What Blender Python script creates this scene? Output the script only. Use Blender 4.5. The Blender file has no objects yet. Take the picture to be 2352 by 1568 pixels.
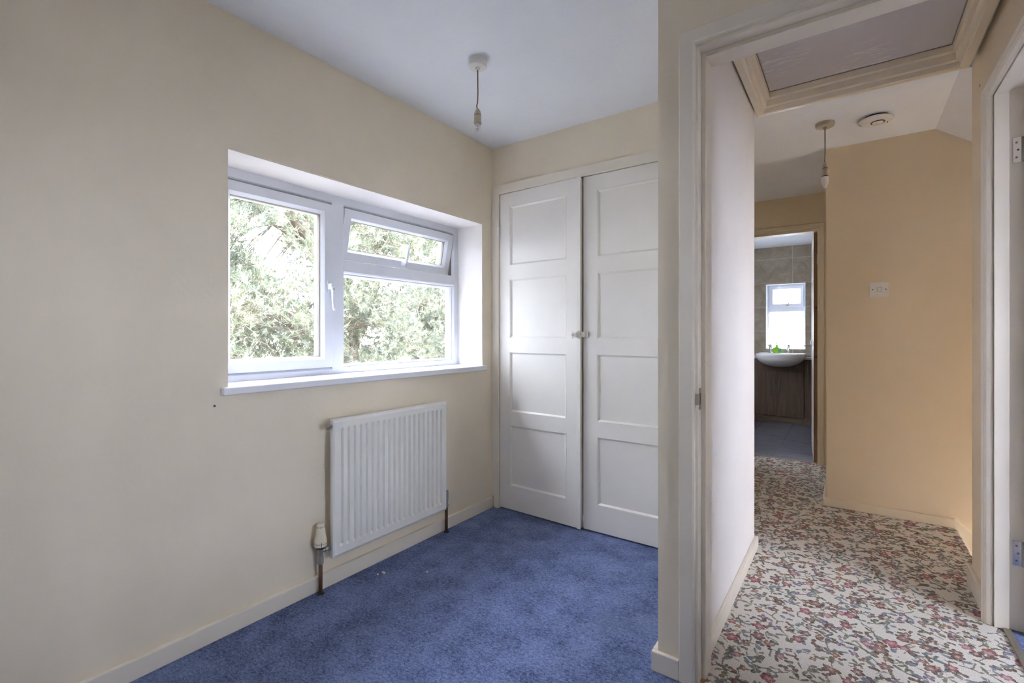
import bpy, bmesh, math, random
from mathutils import Vector, Matrix

# ------------------------------------------------------------------ camera, sky, sun, exposure
scene = bpy.context.scene
COL = scene.collection
HC = 1.08
FPX = 1091.0
cam_d = bpy.data.cameras.new('camera')
cam_d.sensor_width = 36.0
cam_d.lens = FPX / 2352.0 * 36.0
cam_d.shift_y = -(784.0 - 766.8) / 2352.0
cam_d.clip_start = 0.02
cam_d.clip_end = 400
cam = bpy.data.objects.new('camera', cam_d)
cam.location = (0, 0, HC)
cam.rotation_euler = (math.radians(90), 0, math.radians(35.516))
COL.objects.link(cam)
scene.camera = cam

SKY = 13.0
world = bpy.data.worlds.new('sky')
scene.world = world
world.use_nodes = True
wn = world.node_tree
bg = wn.nodes['Background']
bg.inputs['Color'].default_value = (0.82, 0.88, 1.06, 1)
bg.inputs['Strength'].default_value = SKY

sun_d = bpy.data.lights.new('sun', 'SUN')
sun_d.energy = 16.0
sun_d.angle = math.radians(1.0)
sun_d.color = (1.0, 0.95, 0.86)
sun = bpy.data.objects.new('sun', sun_d)
sun.rotation_euler = Vector((-0.08, 0.43, -0.90)).to_track_quat('-Z', 'Y').to_euler()
sun.location = (0, -10, 12)
COL.objects.link(sun)


def portal(name, loc, direction, w, h):
    """sky portal: guides the sampling of skylight through a real window opening, gives off nothing itself"""
    d = bpy.data.lights.new(name, 'AREA')
    d.shape = 'RECTANGLE'
    d.size = w
    d.size_y = h
    d.cycles.is_portal = True
    o = bpy.data.objects.new(name, d)
    o.location = loc
    o.rotation_euler = Vector(direction).to_track_quat('-Z', 'Z').to_euler()
    COL.objects.link(o)


vs = scene.view_settings
vs.view_transform = 'Standard'
vs.look = 'None'
vs.gamma = 1.0
vs.use_curve_mapping = False
vs.exposure = 1.33
scene.cycles.max_bounces = 9
scene.cycles.diffuse_bounces = 7
scene.cycles.glossy_bounces = 4
scene.cycles.transmission_bounces = 8
scene.cycles.transparent_max_bounces = 16
scene.cycles.caustics_reflective = False
scene.cycles.caustics_refractive = False
scene.cycles.sample_clamp_indirect = 8.0
scene.cycles.use_denoising = True
scene.cycles.use_adaptive_sampling = True
scene.cycles.adaptive_threshold = 0.2
scene.cycles.adaptive_min_samples = 24
scene.render.film_transparent = False


# ------------------------------------------------------------------ node helpers
class NT:
    def __init__(self, name):
        self.m = bpy.data.materials.new(name)
        self.m.use_nodes = True
        self.t = self.m.node_tree
        self.bsdf = self.t.nodes['Principled BSDF']
        self.out = self.t.nodes['Material Output']

    def put(self, sock, v):
        if isinstance(v, bpy.types.NodeSocket):
            self.t.links.new(v, sock)
        elif v is not None:
            sock.default_value = v

    def n(self, typ, ins=None, **props):
        nd = self.t.nodes.new(typ)
        for k, v in props.items():
            setattr(nd, k, v)
        for k, v in (ins or {}).items():
            self.put(nd.inputs[k], v)
        return nd

    def math(self, op, a, b=None, c=None, clamp=False):
        nd = self.n('ShaderNodeMath', operation=op, use_clamp=clamp)
        for i, v in enumerate((a, b, c)):
            if v is not None:
                self.put(nd.inputs[i], v)
        return nd.outputs[0]

    def vmath(self, op, a, b=None, scale=None):
        nd = self.n('ShaderNodeVectorMath', operation=op)
        self.put(nd.inputs[0], a)
        if b is not None:
            self.put(nd.inputs[1], b)
        if scale is not None:
            self.put(nd.inputs['Scale'], scale)
        return nd.outputs['Value'] if op in ('LENGTH', 'DOT_PRODUCT', 'DISTANCE') else nd.outputs['Vector']

    def mix(self, f, a, b):
        nd = self.n('ShaderNodeMix', data_type='RGBA')
        self.put(nd.inputs[0], f)
        self.put(nd.inputs[6], a)
        self.put(nd.inputs[7], b)
        return nd.outputs[2]

    def noise(self, vec, scale, detail=3, rough=0.5, dist=0.0):
        nd = self.n('ShaderNodeTexNoise', {'Vector': vec, 'Scale': scale, 'Detail': detail, 'Roughness': rough, 'Distortion': dist})
        return nd.outputs['Fac']

    def ramp(self, f, lo, hi):
        nd = self.n('ShaderNodeMapRange', {'Value': f, 'From Min': lo, 'From Max': hi}, interpolation_type='SMOOTHSTEP')
        return nd.outputs[0]

    def obj(self):
        return self.n('ShaderNodeTexCoord').outputs['Object']

    def pos(self):
        return self.n('ShaderNodeNewGeometry').outputs['Position']

    def bump(self, h, strength, dist):
        nd = self.n('ShaderNodeBump', {'Height': h, 'Strength': strength, 'Distance': dist})
        self.t.links.new(nd.outputs[0], self.bsdf.inputs['Normal'])


def C4(c):
    return (c[0], c[1], c[2], 1.0)


def paint(name, col, rough=0.6, bump_scale=60, bump=0.15, dist=0.002, var=0.04, spec=0.4, streak=False, big=0.0):
    N = NT(name)
    p = N.pos()
    k = N.noise(p, 2.3, 4, 0.65)
    a = C4([v * (1 - var) for v in col])
    b = C4([min(1, v * (1 + var)) for v in col])
    N.put(N.bsdf.inputs['Base Color'], N.mix(N.ramp(k, 0.3, 0.7), a, b))
    N.bsdf.inputs['Roughness'].default_value = rough
    N.bsdf.inputs['Specular IOR Level'].default_value = spec
    q = p
    if streak:
        q = N.vmath('MULTIPLY', p, (1.0, 1.0, 0.12))
    h = N.noise(q, bump_scale, 2, 0.6)
    if big:
        h = N.math('ADD', h, N.math('MULTIPLY', N.noise(p, 9, 1, 0.6), big))
    N.bump(h, bump, dist)
    return N.m


def simple(name, col, rough=0.4, metal=0.0, spec=0.5, coat=0.0, var=0.06, scale=40):
    N = NT(name)
    f = N.noise(N.obj(), scale, 3)
    N.put(N.bsdf.inputs['Base Color'], N.mix(f, C4([v * (1 - var) for v in col]), C4([min(1, v * (1 + var)) for v in col])))
    N.bsdf.inputs['Roughness'].default_value = rough
    N.bsdf.inputs['Metallic'].default_value = metal
    N.bsdf.inputs['Specular IOR Level'].default_value = spec
    N.bsdf.inputs['Coat Weight'].default_value = coat
    return N.m


def wood(name, c1, c2, scale=14, axis=2, rough=0.5):
    N = NT(name)
    p = N.pos()
    st = [1.0, 1.0, 1.0]
    st[axis] = 0.07
    q = N.vmath('MULTIPLY', p, tuple(st))
    f = N.noise(q, scale * 3, 5, 0.65, 0.4)
    g = N.noise(q, scale * 14, 3, 0.6)
    k = N.math('ADD', N.math('MULTIPLY', f, 0.65), N.math('MULTIPLY', g, 0.35))
    N.put(N.bsdf.inputs['Base Color'], N.mix(N.ramp(k, 0.32, 0.68), C4(c1), C4(c2)))
    N.bsdf.inputs['Roughness'].default_value = rough
    N.bump(k, 0.1, 0.001)
    return N.m


def glass(name, tint=(1, 1, 1), gloss=0.05):
    N = NT(name)
    N.t.nodes.remove(N.bsdf)
    tr = N.n('ShaderNodeBsdfTransparent', {'Color': C4(tint)})
    gl = N.n('ShaderNodeBsdfGlossy', {'Color': (1, 1, 1, 1), 'Roughness': 0.02})
    fr = N.n('ShaderNodeLayerWeight', {'Blend': 0.5})
    mx = N.n('ShaderNodeMixShader')
    N.put(mx.inputs[0], N.math('ADD', N.math('MULTIPLY', N.math('POWER', fr.outputs['Facing'], 4.0), 0.4), gloss * 0.5, clamp=True))
    N.t.links.new(tr.outputs[0], mx.inputs[1])
    N.t.links.new(gl.outputs[0], mx.inputs[2])
    N.t.links.new(mx.outputs[0], N.out.inputs['Surface'])
    return N.m


def frosted(name):
    N = NT(name)
    N.t.nodes.remove(N.bsdf)
    tr = N.n('ShaderNodeBsdfTransparent', {'Color': (0.75, 0.75, 0.75, 1)})
    h = N.noise(N.pos(), 90, 2)
    bp = N.n('ShaderNodeBump', {'Height': h, 'Strength': 0.2, 'Distance': 0.002})
    tl = N.n('ShaderNodeBsdfTranslucent', {'Color': (0.95, 0.97, 0.98, 1), 'Normal': bp.outputs[0]})
    mx = N.n('ShaderNodeMixShader', {0: 0.6})
    N.t.links.new(tr.outputs[0], mx.inputs[1])
    N.t.links.new(tl.outputs[0], mx.inputs[2])
    N.t.links.new(mx.outputs[0], N.out.inputs['Surface'])
    return N.m


def blue_carpet():
    N = NT('blue_carpet')
    p = N.pos()
    fine = N.noise(p, 420, 3, 0.7)
    tuft = N.noise(N.vmath('MULTIPLY', p, (1.0, 1.6, 1.0)), 85, 4, 0.75, 0.8)
    mid = N.noise(p, 7, 4, 0.65)
    big = N.noise(p, 2.2, 3, 0.6)
    k = N.math('ADD', N.math('MULTIPLY', fine, 0.30), N.math('MULTIPLY', tuft, 0.45))
    k = N.math('ADD', k, N.math('MULTIPLY', mid, 0.25))
    c = N.mix(N.ramp(k, 0.38, 0.62), C4((0.030, 0.042, 0.098)), C4((0.25, 0.315, 0.56)))
    # trodden, dusty patches
    d = N.ramp(N.math('ADD', N.math('MULTIPLY', big, 0.6), N.math('MULTIPLY', mid, 0.4)), 0.52, 0.68)
    c = N.mix(N.math('MULTIPLY', d, 0.30), c, C4((0.085, 0.095, 0.12)))
    # scattered pale fluff
    w = N.n('ShaderNodeTexVoronoi', {'Vector': p, 'Scale': 34.0}, voronoi_dimensions='3D')
    fl = N.math('MULTIPLY', N.math('LESS_THAN', w.outputs['Distance'], 0.045), N.math('GREATER_THAN', N.n('ShaderNodeSeparateColor', {0: w.outputs['Color']}).outputs[0], 0.8))
    c = N.mix(N.math('MULTIPLY', fl, 0.6), c, C4((0.42, 0.40, 0.36)))
    N.put(N.bsdf.inputs['Base Color'], c)
    N.bsdf.inputs['Roughness'].default_value = 0.95
    N.bsdf.inputs['Specular IOR Level'].default_value = 0.1
    N.bsdf.inputs['Sheen Weight'].default_value = 0.15
    N.bsdf.inputs['Sheen Roughness'].default_value = 0.6
    N.bsdf.inputs['Sheen Tint'].default_value = (0.5, 0.6, 0.9, 1)
    N.bump(k, 0.9, 0.006)
    return N.m


def floral_carpet():
    N = NT('floral_carpet')
    p0 = N.pos()
    # woven steps: the pattern is drawn tuft by tuft
    sn = N.vmath('SNAP', p0, (0.0022, 0.0022, 1.0))
    wob = N.n('ShaderNodeTexNoise', {'Vector': p0, 'Scale': 55.0, 'Detail': 2.0})
    off = N.vmath('MULTIPLY', N.vmath('SUBTRACT', wob.outputs['Color'], (0.5, 0.5, 0.5)), (0.012, 0.012, 0.0))
    p = N.vmath('ADD', sn, off)
    p = N.vmath('MULTIPLY', p, (1.0, 1.0, 0.0))
    fine = N.ramp(N.noise(p0, 330, 2, 0.7), 0.3, 0.7)
    med = N.noise(p0, 160, 2, 0.6)
    col = N.mix(fine, C4((0.60, 0.56, 0.505)), C4((0.92, 0.88, 0.815)))

    def layer(col, scale, off, npet, R, amp, power, density, ca, cb, cc=None, centre=None, hollow=0.0):
        v = N.vmath('ADD', N.vmath('SCALE', p, scale=scale), (off, off * 1.7, 0))
        vo = N.n('ShaderNodeTexVoronoi', {'Vector': v, 'Scale': 1.0, 'Randomness': 0.75}, voronoi_dimensions='2D')
        sp = N.n('ShaderNodeSeparateColor', {0: vo.outputs['Color']})
        loc = N.n('ShaderNodeSeparateXYZ', {0: N.vmath('SUBTRACT', v, vo.outputs['Position'])})
        ang = N.math('ADD', N.math('ARCTAN2', loc.outputs[1], loc.outputs[0]), N.math('MULTIPLY', sp.outputs[0], 6.283))
        r = vo.outputs['Distance']
        cosv = N.math('ABSOLUTE', N.math('COSINE', N.math('MULTIPLY', ang, npet / 2.0)))
        pet = N.math('POWER', cosv, power)
        rad = N.math('MULTIPLY', N.math('ADD', N.math('MULTIPLY', pet, amp), 1.0 - amp), N.math('ADD', N.math('MULTIPLY', sp.outputs[1], R * 0.5), R * 0.65))
        # one-sided sprays: part of the circle stays empty
        m = N.math('LESS_THAN', r, rad)
        if hollow:
            m = N.math('MULTIPLY', m, N.math('GREATER_THAN', N.math('COSINE', N.math('ADD', ang, N.math('MULTIPLY', sp.outputs[1], 5.0))), -1.0 + hollow))
        m = N.math('MULTIPLY', m, N.math('LESS_THAN', sp.outputs[2], density))
        c = N.mix(N.ramp(N.math('DIVIDE', r, rad), 0.35, 0.95), C4(ca), C4(cb))
        if cc:
            pick = N.math('GREATER_THAN', sp.outputs[0], 0.5)
            c = N.mix(pick, c, N.mix(N.ramp(N.math('DIVIDE', r, rad), 0.3, 0.95), C4(cc[0]), C4(cc[1])))
        if centre:
            c = N.mix(N.math('LESS_THAN', r, R * 0.22), c, C4(centre))
        c = N.mix(N.math('MULTIPLY', N.ramp(med, 0.45, 0.75), 0.35), c, C4((0.70, 0.64, 0.56)))
        return N.mix(N.math('MULTIPLY', m, 0.92), col, c)

    # stems
    v = N.vmath('SCALE', p, scale=11.0)
    ve = N.n('ShaderNodeTexVoronoi', {'Vector': v, 'Scale': 1.0}, voronoi_dimensions='2D', feature='DISTANCE_TO_EDGE')
    st = N.math('MULTIPLY', N.math('LESS_THAN', ve.outputs['Distance'], 0.028), N.math('GREATER_THAN', N.noise(p, 19, 2), 0.50))
    col = N.mix(N.math('MULTIPLY', st, 0.85), col, C4((0.17, 0.17, 0.12)))
    olive, dolive = (0.17, 0.18, 0.11), (0.09, 0.10, 0.06)
    teal, blue = (0.16, 0.22, 0.22), (0.16, 0.19, 0.27)
    col = layer(col, 19.0, 21.3, 3, 0.48, 0.93, 2.0, 0.62, (0.26, 0.25, 0.19), (0.15, 0.15, 0.11), ((0.33, 0.30, 0.30), (0.22, 0.18, 0.17)), None, 0.6)
    col = layer(col, 14.0, 3.1, 5, 0.50, 0.94, 3.0, 0.74, olive, dolive, ((0.30, 0.31, 0.22), olive), None, 0.8)
    col = layer(col, 16.0, 7.7, 3, 0.52, 0.94, 2.4, 0.60, teal, (0.20, 0.30, 0.31), ((0.26, 0.28, 0.34), blue), None, 0.5)
    col = layer(col, 25.0, 1.9, 2, 0.42, 0.84, 1.5, 0.55, (0.20, 0.11, 0.075), (0.11, 0.06, 0.045), ((0.24, 0.20, 0.13), dolive))
    col = layer(col, 21.0, 5.3, 4, 0.34, 0.62, 0.9, 0.30, (0.40, 0.18, 0.09), (0.28, 0.13, 0.075), ((0.27, 0.19, 0.30), (0.18, 0.12, 0.22)), (0.55, 0.45, 0.35))
    col = layer(col, 14.5, 9.4, 5, 0.37, 0.50, 0.8, 0.27, (0.47, 0.22, 0.23), (0.27, 0.035, 0.065), ((0.36, 0.22, 0.19), (0.13, 0.055, 0.045)), (0.62, 0.40, 0.36))
    col = layer(col, 17.0, 12.6, 5, 0.33, 0.5, 0.8, 0.20, (0.55, 0.38, 0.36), (0.31, 0.06, 0.10), ((0.28, 0.15, 0.12), (0.12, 0.06, 0.05)), (0.50, 0.40, 0.34))
    N.put(N.bsdf.inputs['Base Color'], col)
    N.bsdf.inputs['Roughness'].default_value = 0.95
    N.bsdf.inputs['Specular IOR Level'].default_value = 0.1
    N.bump(N.math('ADD', N.math('MULTIPLY', fine, 0.5), N.math('MULTIPLY', med, 0.5)), 0.6, 0.004)
    return N.m


def tile_mat(name, c1, c2, rough, streak=None, scale=9):
    N = NT(name)
    p = N.pos()
    if streak:
        p = N.vmath('MULTIPLY', p, streak)
    f = N.noise(p, scale, 6, 0.65, 0.8)
    g = N.noise(p, scale * 6, 3, 0.6)
    k = N.math('ADD', N.math('MULTIPLY', f, 0.75), N.math('MULTIPLY', g, 0.25))
    N.put(N.bsdf.inputs['Base Color'], N.mix(N.ramp(k, 0.3, 0.7), C4(c1), C4(c2)))
    N.bsdf.inputs['Roughness'].default_value = rough
    N.bump(k, 0.15, 0.002)
    return N.m


def hatch_mat():
    N = NT('hatch_board')
    p = N.pos()
    q = N.vmath('MULTIPLY', p, (0.5, 3.0, 1.0))
    st = N.noise(q, 26, 4, 0.7, 0.5)
    patch = N.noise(p, 3.6, 3)
    f = N.math('MULTIPLY', N.ramp(patch, 0.48, 0.62), N.ramp(st, 0.45, 0.7))
    N.put(N.bsdf.inputs['Base Color'], N.mix(f, C4((0.60, 0.57, 0.56)), C4((0.80, 0.79, 0.78))))
    N.bsdf.inputs['Roughness'].default_value = 0.55
    N.bump(st, 0.15, 0.002)
    return N.m


def foliage_mat():
    N = NT('pine_needles')
    p = N.pos()
    f = N.noise(p, 3.0, 3)
    a = N.n('ShaderNodeAttribute', attribute_name='tint')
    c = N.mix(a.outputs['Fac'], C4((0.14, 0.175, 0.105)), C4((0.38, 0.385, 0.265)))
    c = N.mix(N.ramp(f, 0.4, 0.75), c, C4((0.18, 0.215, 0.185)))
    N.put(N.bsdf.inputs['Base Color'], c)
    N.bsdf.inputs['Roughness'].default_value = 0.5
    tl = N.n('ShaderNodeBsdfTranslucent', {'Color': c})
    mx = N.n('ShaderNodeMixShader', {0: 0.3})
    N.t.links.new(N.bsdf.outputs[0], mx.inputs[1])
    N.t.links.new(tl.outputs[0], mx.inputs[2])
    N.t.links.new(mx.outputs[0], N.out.inputs['Surface'])
    return N.m


M = {}
M['wall'] = paint('cream_wall_paint', (0.82, 0.738, 0.59), 0.75, 55, 0.22, 0.003, 0.03, 0.25, big=0.8)
M['wall_hall'] = paint('magnolia_wall_paint', (0.79, 0.675, 0.505), 0.75, 140, 0.2, 0.002, 0.02, 0.25)
M['wall_white'] = paint('off_white_wall_paint', (0.82, 0.785, 0.75), 0.7, 55, 0.15, 0.002, 0.02, 0.25)
M['ceiling'] = paint('white_ceiling_paint', (0.82, 0.845, 0.885), 0.8, 45, 0.3, 0.004, 0.02, 0.2, big=0.6)
M['gloss'] = paint('cream_gloss_paint', (0.82, 0.76, 0.655), 0.38, 30, 0.10, 0.002, 0.02, 0.5, streak=True)
M['gloss_hall_dim'] = paint('dimmed_cream_gloss', (0.80, 0.71, 0.555), 0.4, 30, 0.10, 0.002, 0.02, 0.5, streak=True)  # cream gloss again, the hall's weaker light put into its colour
M['wardrobe'] = paint('white_satin_paint', (0.85, 0.82, 0.765), 0.42, 30, 0.10, 0.002, 0.02, 0.45, streak=True)
M['upvc'] = simple('white_upvc', (0.70, 0.72, 0.765), 0.3, 0, 0.5, 0, 0.015)
M['sill'] = simple('white_sill_paint', (0.83, 0.84, 0.88), 0.3, 0, 0.5, 0.1, 0.02)
M['gasket'] = simple('grey_gasket', (0.25, 0.23, 0.20), 0.6)
M['glass'] = glass('window_glass')
M['frosted'] = frosted('frosted_glass')
M['bulb'] = glass('bulb_glass', (0.985, 0.985, 0.985), 0.05)
M['opal'] = simple('opal_bulb', (0.86, 0.83, 0.84), 0.35)
M['radiator'] = simple('white_radiator_enamel', (0.80, 0.79, 0.745), 0.35, 0, 0.5, 0.1, 0.03, 14)
M['ivory'] = simple('ivory_plastic', (0.74, 0.68, 0.53), 0.4)
M['white_plastic'] = simple('white_plastic', (0.80, 0.78, 0.74), 0.4)
M['rose'] = simple('rose_plastic', (0.74, 0.73, 0.68), 0.45)
M['old_plastic'] = simple('aged_plastic', (0.47, 0.42, 0.30), 0.45)
M['cord'] = simple('brown_flex', (0.23, 0.18, 0.11), 0.6)
M['black'] = simple('black_plastic', (0.02, 0.02, 0.022), 0.4)
M['dark_ink'] = simple('dark_marking', (0.05, 0.05, 0.10), 0.5)
M['chrome'] = simple('chrome', (0.70, 0.70, 0.72), 0.2, 1.0)
M['steel'] = simple('dull_steel', (0.42, 0.40, 0.36), 0.4, 0.9)
M['brass'] = simple('dull_plated_brass', (0.36, 0.33, 0.27), 0.4, 0.8)
M['pipe'] = simple('brown_copper_pipe', (0.13, 0.07, 0.042), 0.45, 0.3)
M['blue_carpet'] = blue_carpet()
M['floral'] = floral_carpet()
M['walltile'] = tile_mat('taupe_stone_tile', (0.27, 0.225, 0.165), (0.40, 0.345, 0.265), 0.45)
M['grout'] = simple('pale_grout', (0.62, 0.58, 0.51), 0.8)
M['floortile'] = tile_mat('slate_floor_tile', (0.075, 0.075, 0.095), (0.20, 0.20, 0.25), 0.28, (1.0, 3.5, 1.0), 5)
M['darkwood'] = wood('dark_walnut_laminate', (0.085, 0.056, 0.041), (0.165, 0.112, 0.08))
M['plinth'] = wood('brown_plinth_laminate', (0.13, 0.09, 0.064), (0.21, 0.15, 0.105), axis=0)
M['rawwood'] = wood('bare_wood_edge', (0.20, 0.11, 0.055), (0.33, 0.19, 0.095), 10)
M['doorwhite'] = paint('door_paint', (0.80, 0.79, 0.80), 0.35, 30, 0.08, 0.002, 0.02)
M['ceramic'] = simple('white_ceramic', (0.82, 0.82, 0.83), 0.15, 0, 0.6, 0.3, 0.01)
M['worktop'] = simple('pale_worktop', (0.66, 0.64, 0.62), 0.35)
M['soap'] = simple('green_soap', (0.30, 0.62, 0.02), 0.2, 0, 0.5, 0.3)
M['soapcap'] = simple('green_pump_plastic', (0.16, 0.50, 0.04), 0.35)
M['soaplabel'] = simple('blue_soap_label', (0.06, 0.28, 0.40), 0.4)
M['bark'] = wood('pine_bark', (0.095, 0.07, 0.055), (0.22, 0.165, 0.125), 8)
M['foliage'] = foliage_mat()
M['grass'] = tile_mat('garden_gravel', (0.10, 0.10, 0.09), (0.18, 0.17, 0.16), 0.9, None, 0.6)
M['hatch'] = hatch_mat()
M['plaster'] = simple('raw_white_plaster', (0.84, 0.86, 0.80), 0.8)
M['flake'] = simple('cream_flake', (0.70, 0.62, 0.48), 0.7)
M['brick'] = paint('outer_render', (0.5, 0.45, 0.38), 0.9, 30, 0.3, 0.004)


# ------------------------------------------------------------------ mesh helpers
def tag(o, label=None, cat=None, group=None, kind=None):
    if label: o['label'] = label
    if cat: o['category'] = cat
    if group: o['group'] = group
    if kind: o['kind'] = kind
    return o


def link(name, me, mat, parent=None, smooth=False):
    o = bpy.data.objects.new(name, me)
    COL.objects.link(o)
    if mat is not None:
        me.materials.clear()
        me.materials.append(M[mat] if isinstance(mat, str) else mat)
    if parent is not None:
        o.parent = parent
        o.matrix_parent_inverse = parent.matrix_basis.inverted()
    if smooth:
        for f in me.polygons:
            f.use_smooth = True
    return o


def empty(name, loc, label=None, cat=None, group=None, kind=None):
    o = bpy.data.objects.new(name, None)
    o.location = loc
    o.empty_display_size = 0.1
    COL.objects.link(o)
    return tag(o, label, cat, group, kind)


def from_bm(name, bm, mat, parent=None, smooth=False):
    bmesh.ops.recalc_face_normals(bm, faces=bm.faces[:])
    me = bpy.data.meshes.new(name)
    bm.to_mesh(me)
    bm.free()
    return link(name, me, mat, parent, smooth)


def add_box(bm, x0, x1, y0, y1, z0, z1, bev=0.0, seg=2):
    vs_ = [bm.verts.new(p) for p in ((x0, y0, z0), (x1, y0, z0), (x1, y1, z0), (x0, y1, z0), (x0, y0, z1), (x1, y0, z1), (x1, y1, z1), (x0, y1, z1))]
    fs = [bm.faces.new([vs_[i] for i in q]) for q in ((3, 2, 1, 0), (4, 5, 6, 7), (0, 1, 5, 4), (1, 2, 6, 5), (2, 3, 7, 6), (3, 0, 4, 7))]
    if bev:
        es = list({e for f in fs for e in f.edges})
        bmesh.ops.bevel(bm, geom=es, offset=bev, segments=seg, affect='EDGES', profile=0.6)


def box(name, x0, x1, y0, y1, z0, z1, mat, parent=None, bev=0.0, seg=2):
    bm = bmesh.new()
    add_box(bm, x0, x1, y0, y1, z0, z1, bev, seg)
    return from_bm(name, bm, mat, parent)


def boxes(name, lst, mat, parent=None, bev=0.0):
    bm = bmesh.new()
    for b in lst:
        add_box(bm, *b, bev=bev)
    return from_bm(name, bm, mat, parent)


def slab(name, axis, a0, a1, us, vs_, solid, mat, parent=None, bev=0.0):
    """solid slab normal to `axis` between a0 and a1; cells of the grid us x vs_ for which solid(u, v) holds"""
    def P(a, u, v):
        return (a, u, v) if axis == 'x' else (u, a, v) if axis == 'y' else (u, v, a)
    bm = bmesh.new()
    cache = {}

    def V(k, i, j):
        if (k, i, j) not in cache:
            cache[(k, i, j)] = bm.verts.new(P((a0, a1)[k], us[i], vs_[j]))
        return cache[(k, i, j)]
    nu, nv = len(us) - 1, len(vs_) - 1
    S = [[solid((us[i] + us[i + 1]) / 2, (vs_[j] + vs_[j + 1]) / 2) for j in range(nv)] for i in range(nu)]
    g = lambda i, j: 0 <= i < nu and 0 <= j < nv and S[i][j]
    for i in range(nu):
        for j in range(nv):
            if not S[i][j]:
                continue
            for k in (0, 1):
                bm.faces.new([V(k, i, j), V(k, i + 1, j), V(k, i + 1, j + 1), V(k, i, j + 1)])
            for (di, dj, p, q) in ((-1, 0, (i, j), (i, j + 1)), (1, 0, (i + 1, j), (i + 1, j + 1)), (0, -1, (i, j), (i + 1, j)), (0, 1, (i, j + 1), (i + 1, j + 1))):
                if not g(i + di, j + dj):
                    bm.faces.new([V(0, *p), V(0, *q), V(1, *q), V(1, *p)])
    bmesh.ops.recalc_face_normals(bm, faces=bm.faces[:])
    bmesh.ops.dissolve_limit(bm, angle_limit=0.01, verts=bm.verts[:], edges=bm.edges[:])
    if bev:
        es = [e for e in bm.edges if len(e.link_faces) == 2 and e.calc_face_angle(0) > 1.0]
        bmesh.ops.bevel(bm, geom=es, offset=bev, segments=2, affect='EDGES')
    return from_bm(name, bm, mat, parent)


def sweep(name, fn, corners, dirs, profile, mat, parent=None, closed=True, bm=None):
    """sweep a closed profile [(inset, height)] along corner points with mitre directions; fn maps (u, v, h) to xyz"""
    own = bm is None
    if own:
        bm = bmesh.new()
    rings = []
    for (cu, cv), (du, dv) in zip(corners, dirs):
        rings.append([bm.verts.new(fn(cu + du * i, cv + dv * i, h)) for i, h in profile])
    n, k = len(rings), len(profile)
    for a in range(n if closed else n - 1):
        b = (a + 1) % n
        for i in range(k):
            j = (i + 1) % k
            bm.faces.new([rings[a][i], rings[a][j], rings[b][j], rings[b][i]])
    if not closed:
        bm.faces.new(rings[0])
        bm.faces.new(list(reversed(rings[-1])))
    if own:
        return from_bm(name, bm, mat, parent)


def ring(name, fn, u0, u1, v0, v1, profile, mat, parent=None, bm=None):
    return sweep(name, fn, [(u0, v0), (u1, v0), (u1, v1), (u0, v1)], [(1, 1), (-1, 1), (-1, -1), (1, -1)], profile, mat, parent, True, bm)


def architrave(name, fn, u0, u1, v0, v1, profile, mat, parent=None):
    """three-sided surround; u0/u1/v1 are outer edges"""
    return sweep(name, fn, [(u0, v0), (u0, v1), (u1, v1), (u1, v0)], [(1, 0), (1, -1), (-1, -1), (-1, 0)], profile, mat, parent, False)


def lathe_bm(bm, prof, seg, base, axis='z'):
    rings = []
    for r, h in prof:
        if r < 1e-5:
            v = (0, 0, h)
            rings.append([bm.verts.new(v)])
        else:
            rings.append([bm.verts.new((r * math.cos(2 * math.pi * i / seg), r * math.sin(2 * math.pi * i / seg), h)) for i in range(seg)])
    for a, b in zip(rings, rings[1:]):
        for i in range(seg):
            j = (i + 1) % seg
            if len(a) == 1 and len(b) == 1:
                continue
            if len(a) == 1:
                bm.faces.new([a[0], b[j], b[i]])
            elif len(b) == 1:
                bm.faces.new([a[i], a[j], b[0]])
            else:
                bm.faces.new([a[i], a[j], b[j], b[i]])
    for r_ in (rings[0], rings[-1]):
        if len(r_) > 1:
            bm.faces.new(r_)
    vs_ = [v for r_ in rings for v in r_]
    rot = {'z': Matrix(), 'y': Matrix.Rotation(-math.pi / 2, 4, 'X'), 'x': Matrix.Rotation(math.pi / 2, 4, 'Y'),
           '-x': Matrix.Rotation(-math.pi / 2, 4, 'Y'), '-y': Matrix.Rotation(math.pi / 2, 4, 'X')}[axis]
    bmesh.ops.transform(bm, matrix=Matrix.Translation(base) @ rot, verts=vs_)


def lathe(name, prof, base, mat, parent=None, seg=24, axis='z', smooth=True):
    bm = bmesh.new()
    lathe_bm(bm, prof, seg, base, axis)
    o = from_bm(name, bm, mat, parent, False)
    if smooth:
        for f in o.data.polygons:
            f.use_smooth = len(f.vertices) <= 4
        try:
            o.data.set_sharp_from_angle(angle=math.radians(38))
        except Exception:
            pass
    return o


def tube_bm(bm, pts, rads, seg=8):
    pts = [Vector(p) for p in pts]
    rings = []
    for i, p in enumerate(pts):
        d = (pts[min(i + 1, len(pts) - 1)] - pts[max(i - 1, 0)]).normalized()
        up = Vector((0, 0, 1)) if abs(d.z) < 0.9 else Vector((1, 0, 0))
        a = d.cross(up).normalized()
        b = d.cross(a).normalized()
        r = rads[i] if isinstance(rads, (list, tuple)) else rads
        rings.append([bm.verts.new(p + (a * math.cos(2 * math.pi * k / seg) + b * math.sin(2 * math.pi * k / seg)) * r) for k in range(seg)])
    for a, b in zip(rings, rings[1:]):
        for k in range(seg):
            j = (k + 1) % seg
            bm.faces.new([a[k], a[j], b[j], b[k]])
    bm.faces.new(rings[0])
    bm.faces.new(list(reversed(rings[-1])))


def tube(name, pts, rads, mat, parent=None, seg=10):
    bm = bmesh.new()
    tube_bm(bm, pts, rads, seg)
    o = from_bm(name, bm, mat, parent)
    for f in o.data.polygons:
        f.use_smooth = len(f.vertices) == 4
    return o


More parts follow.
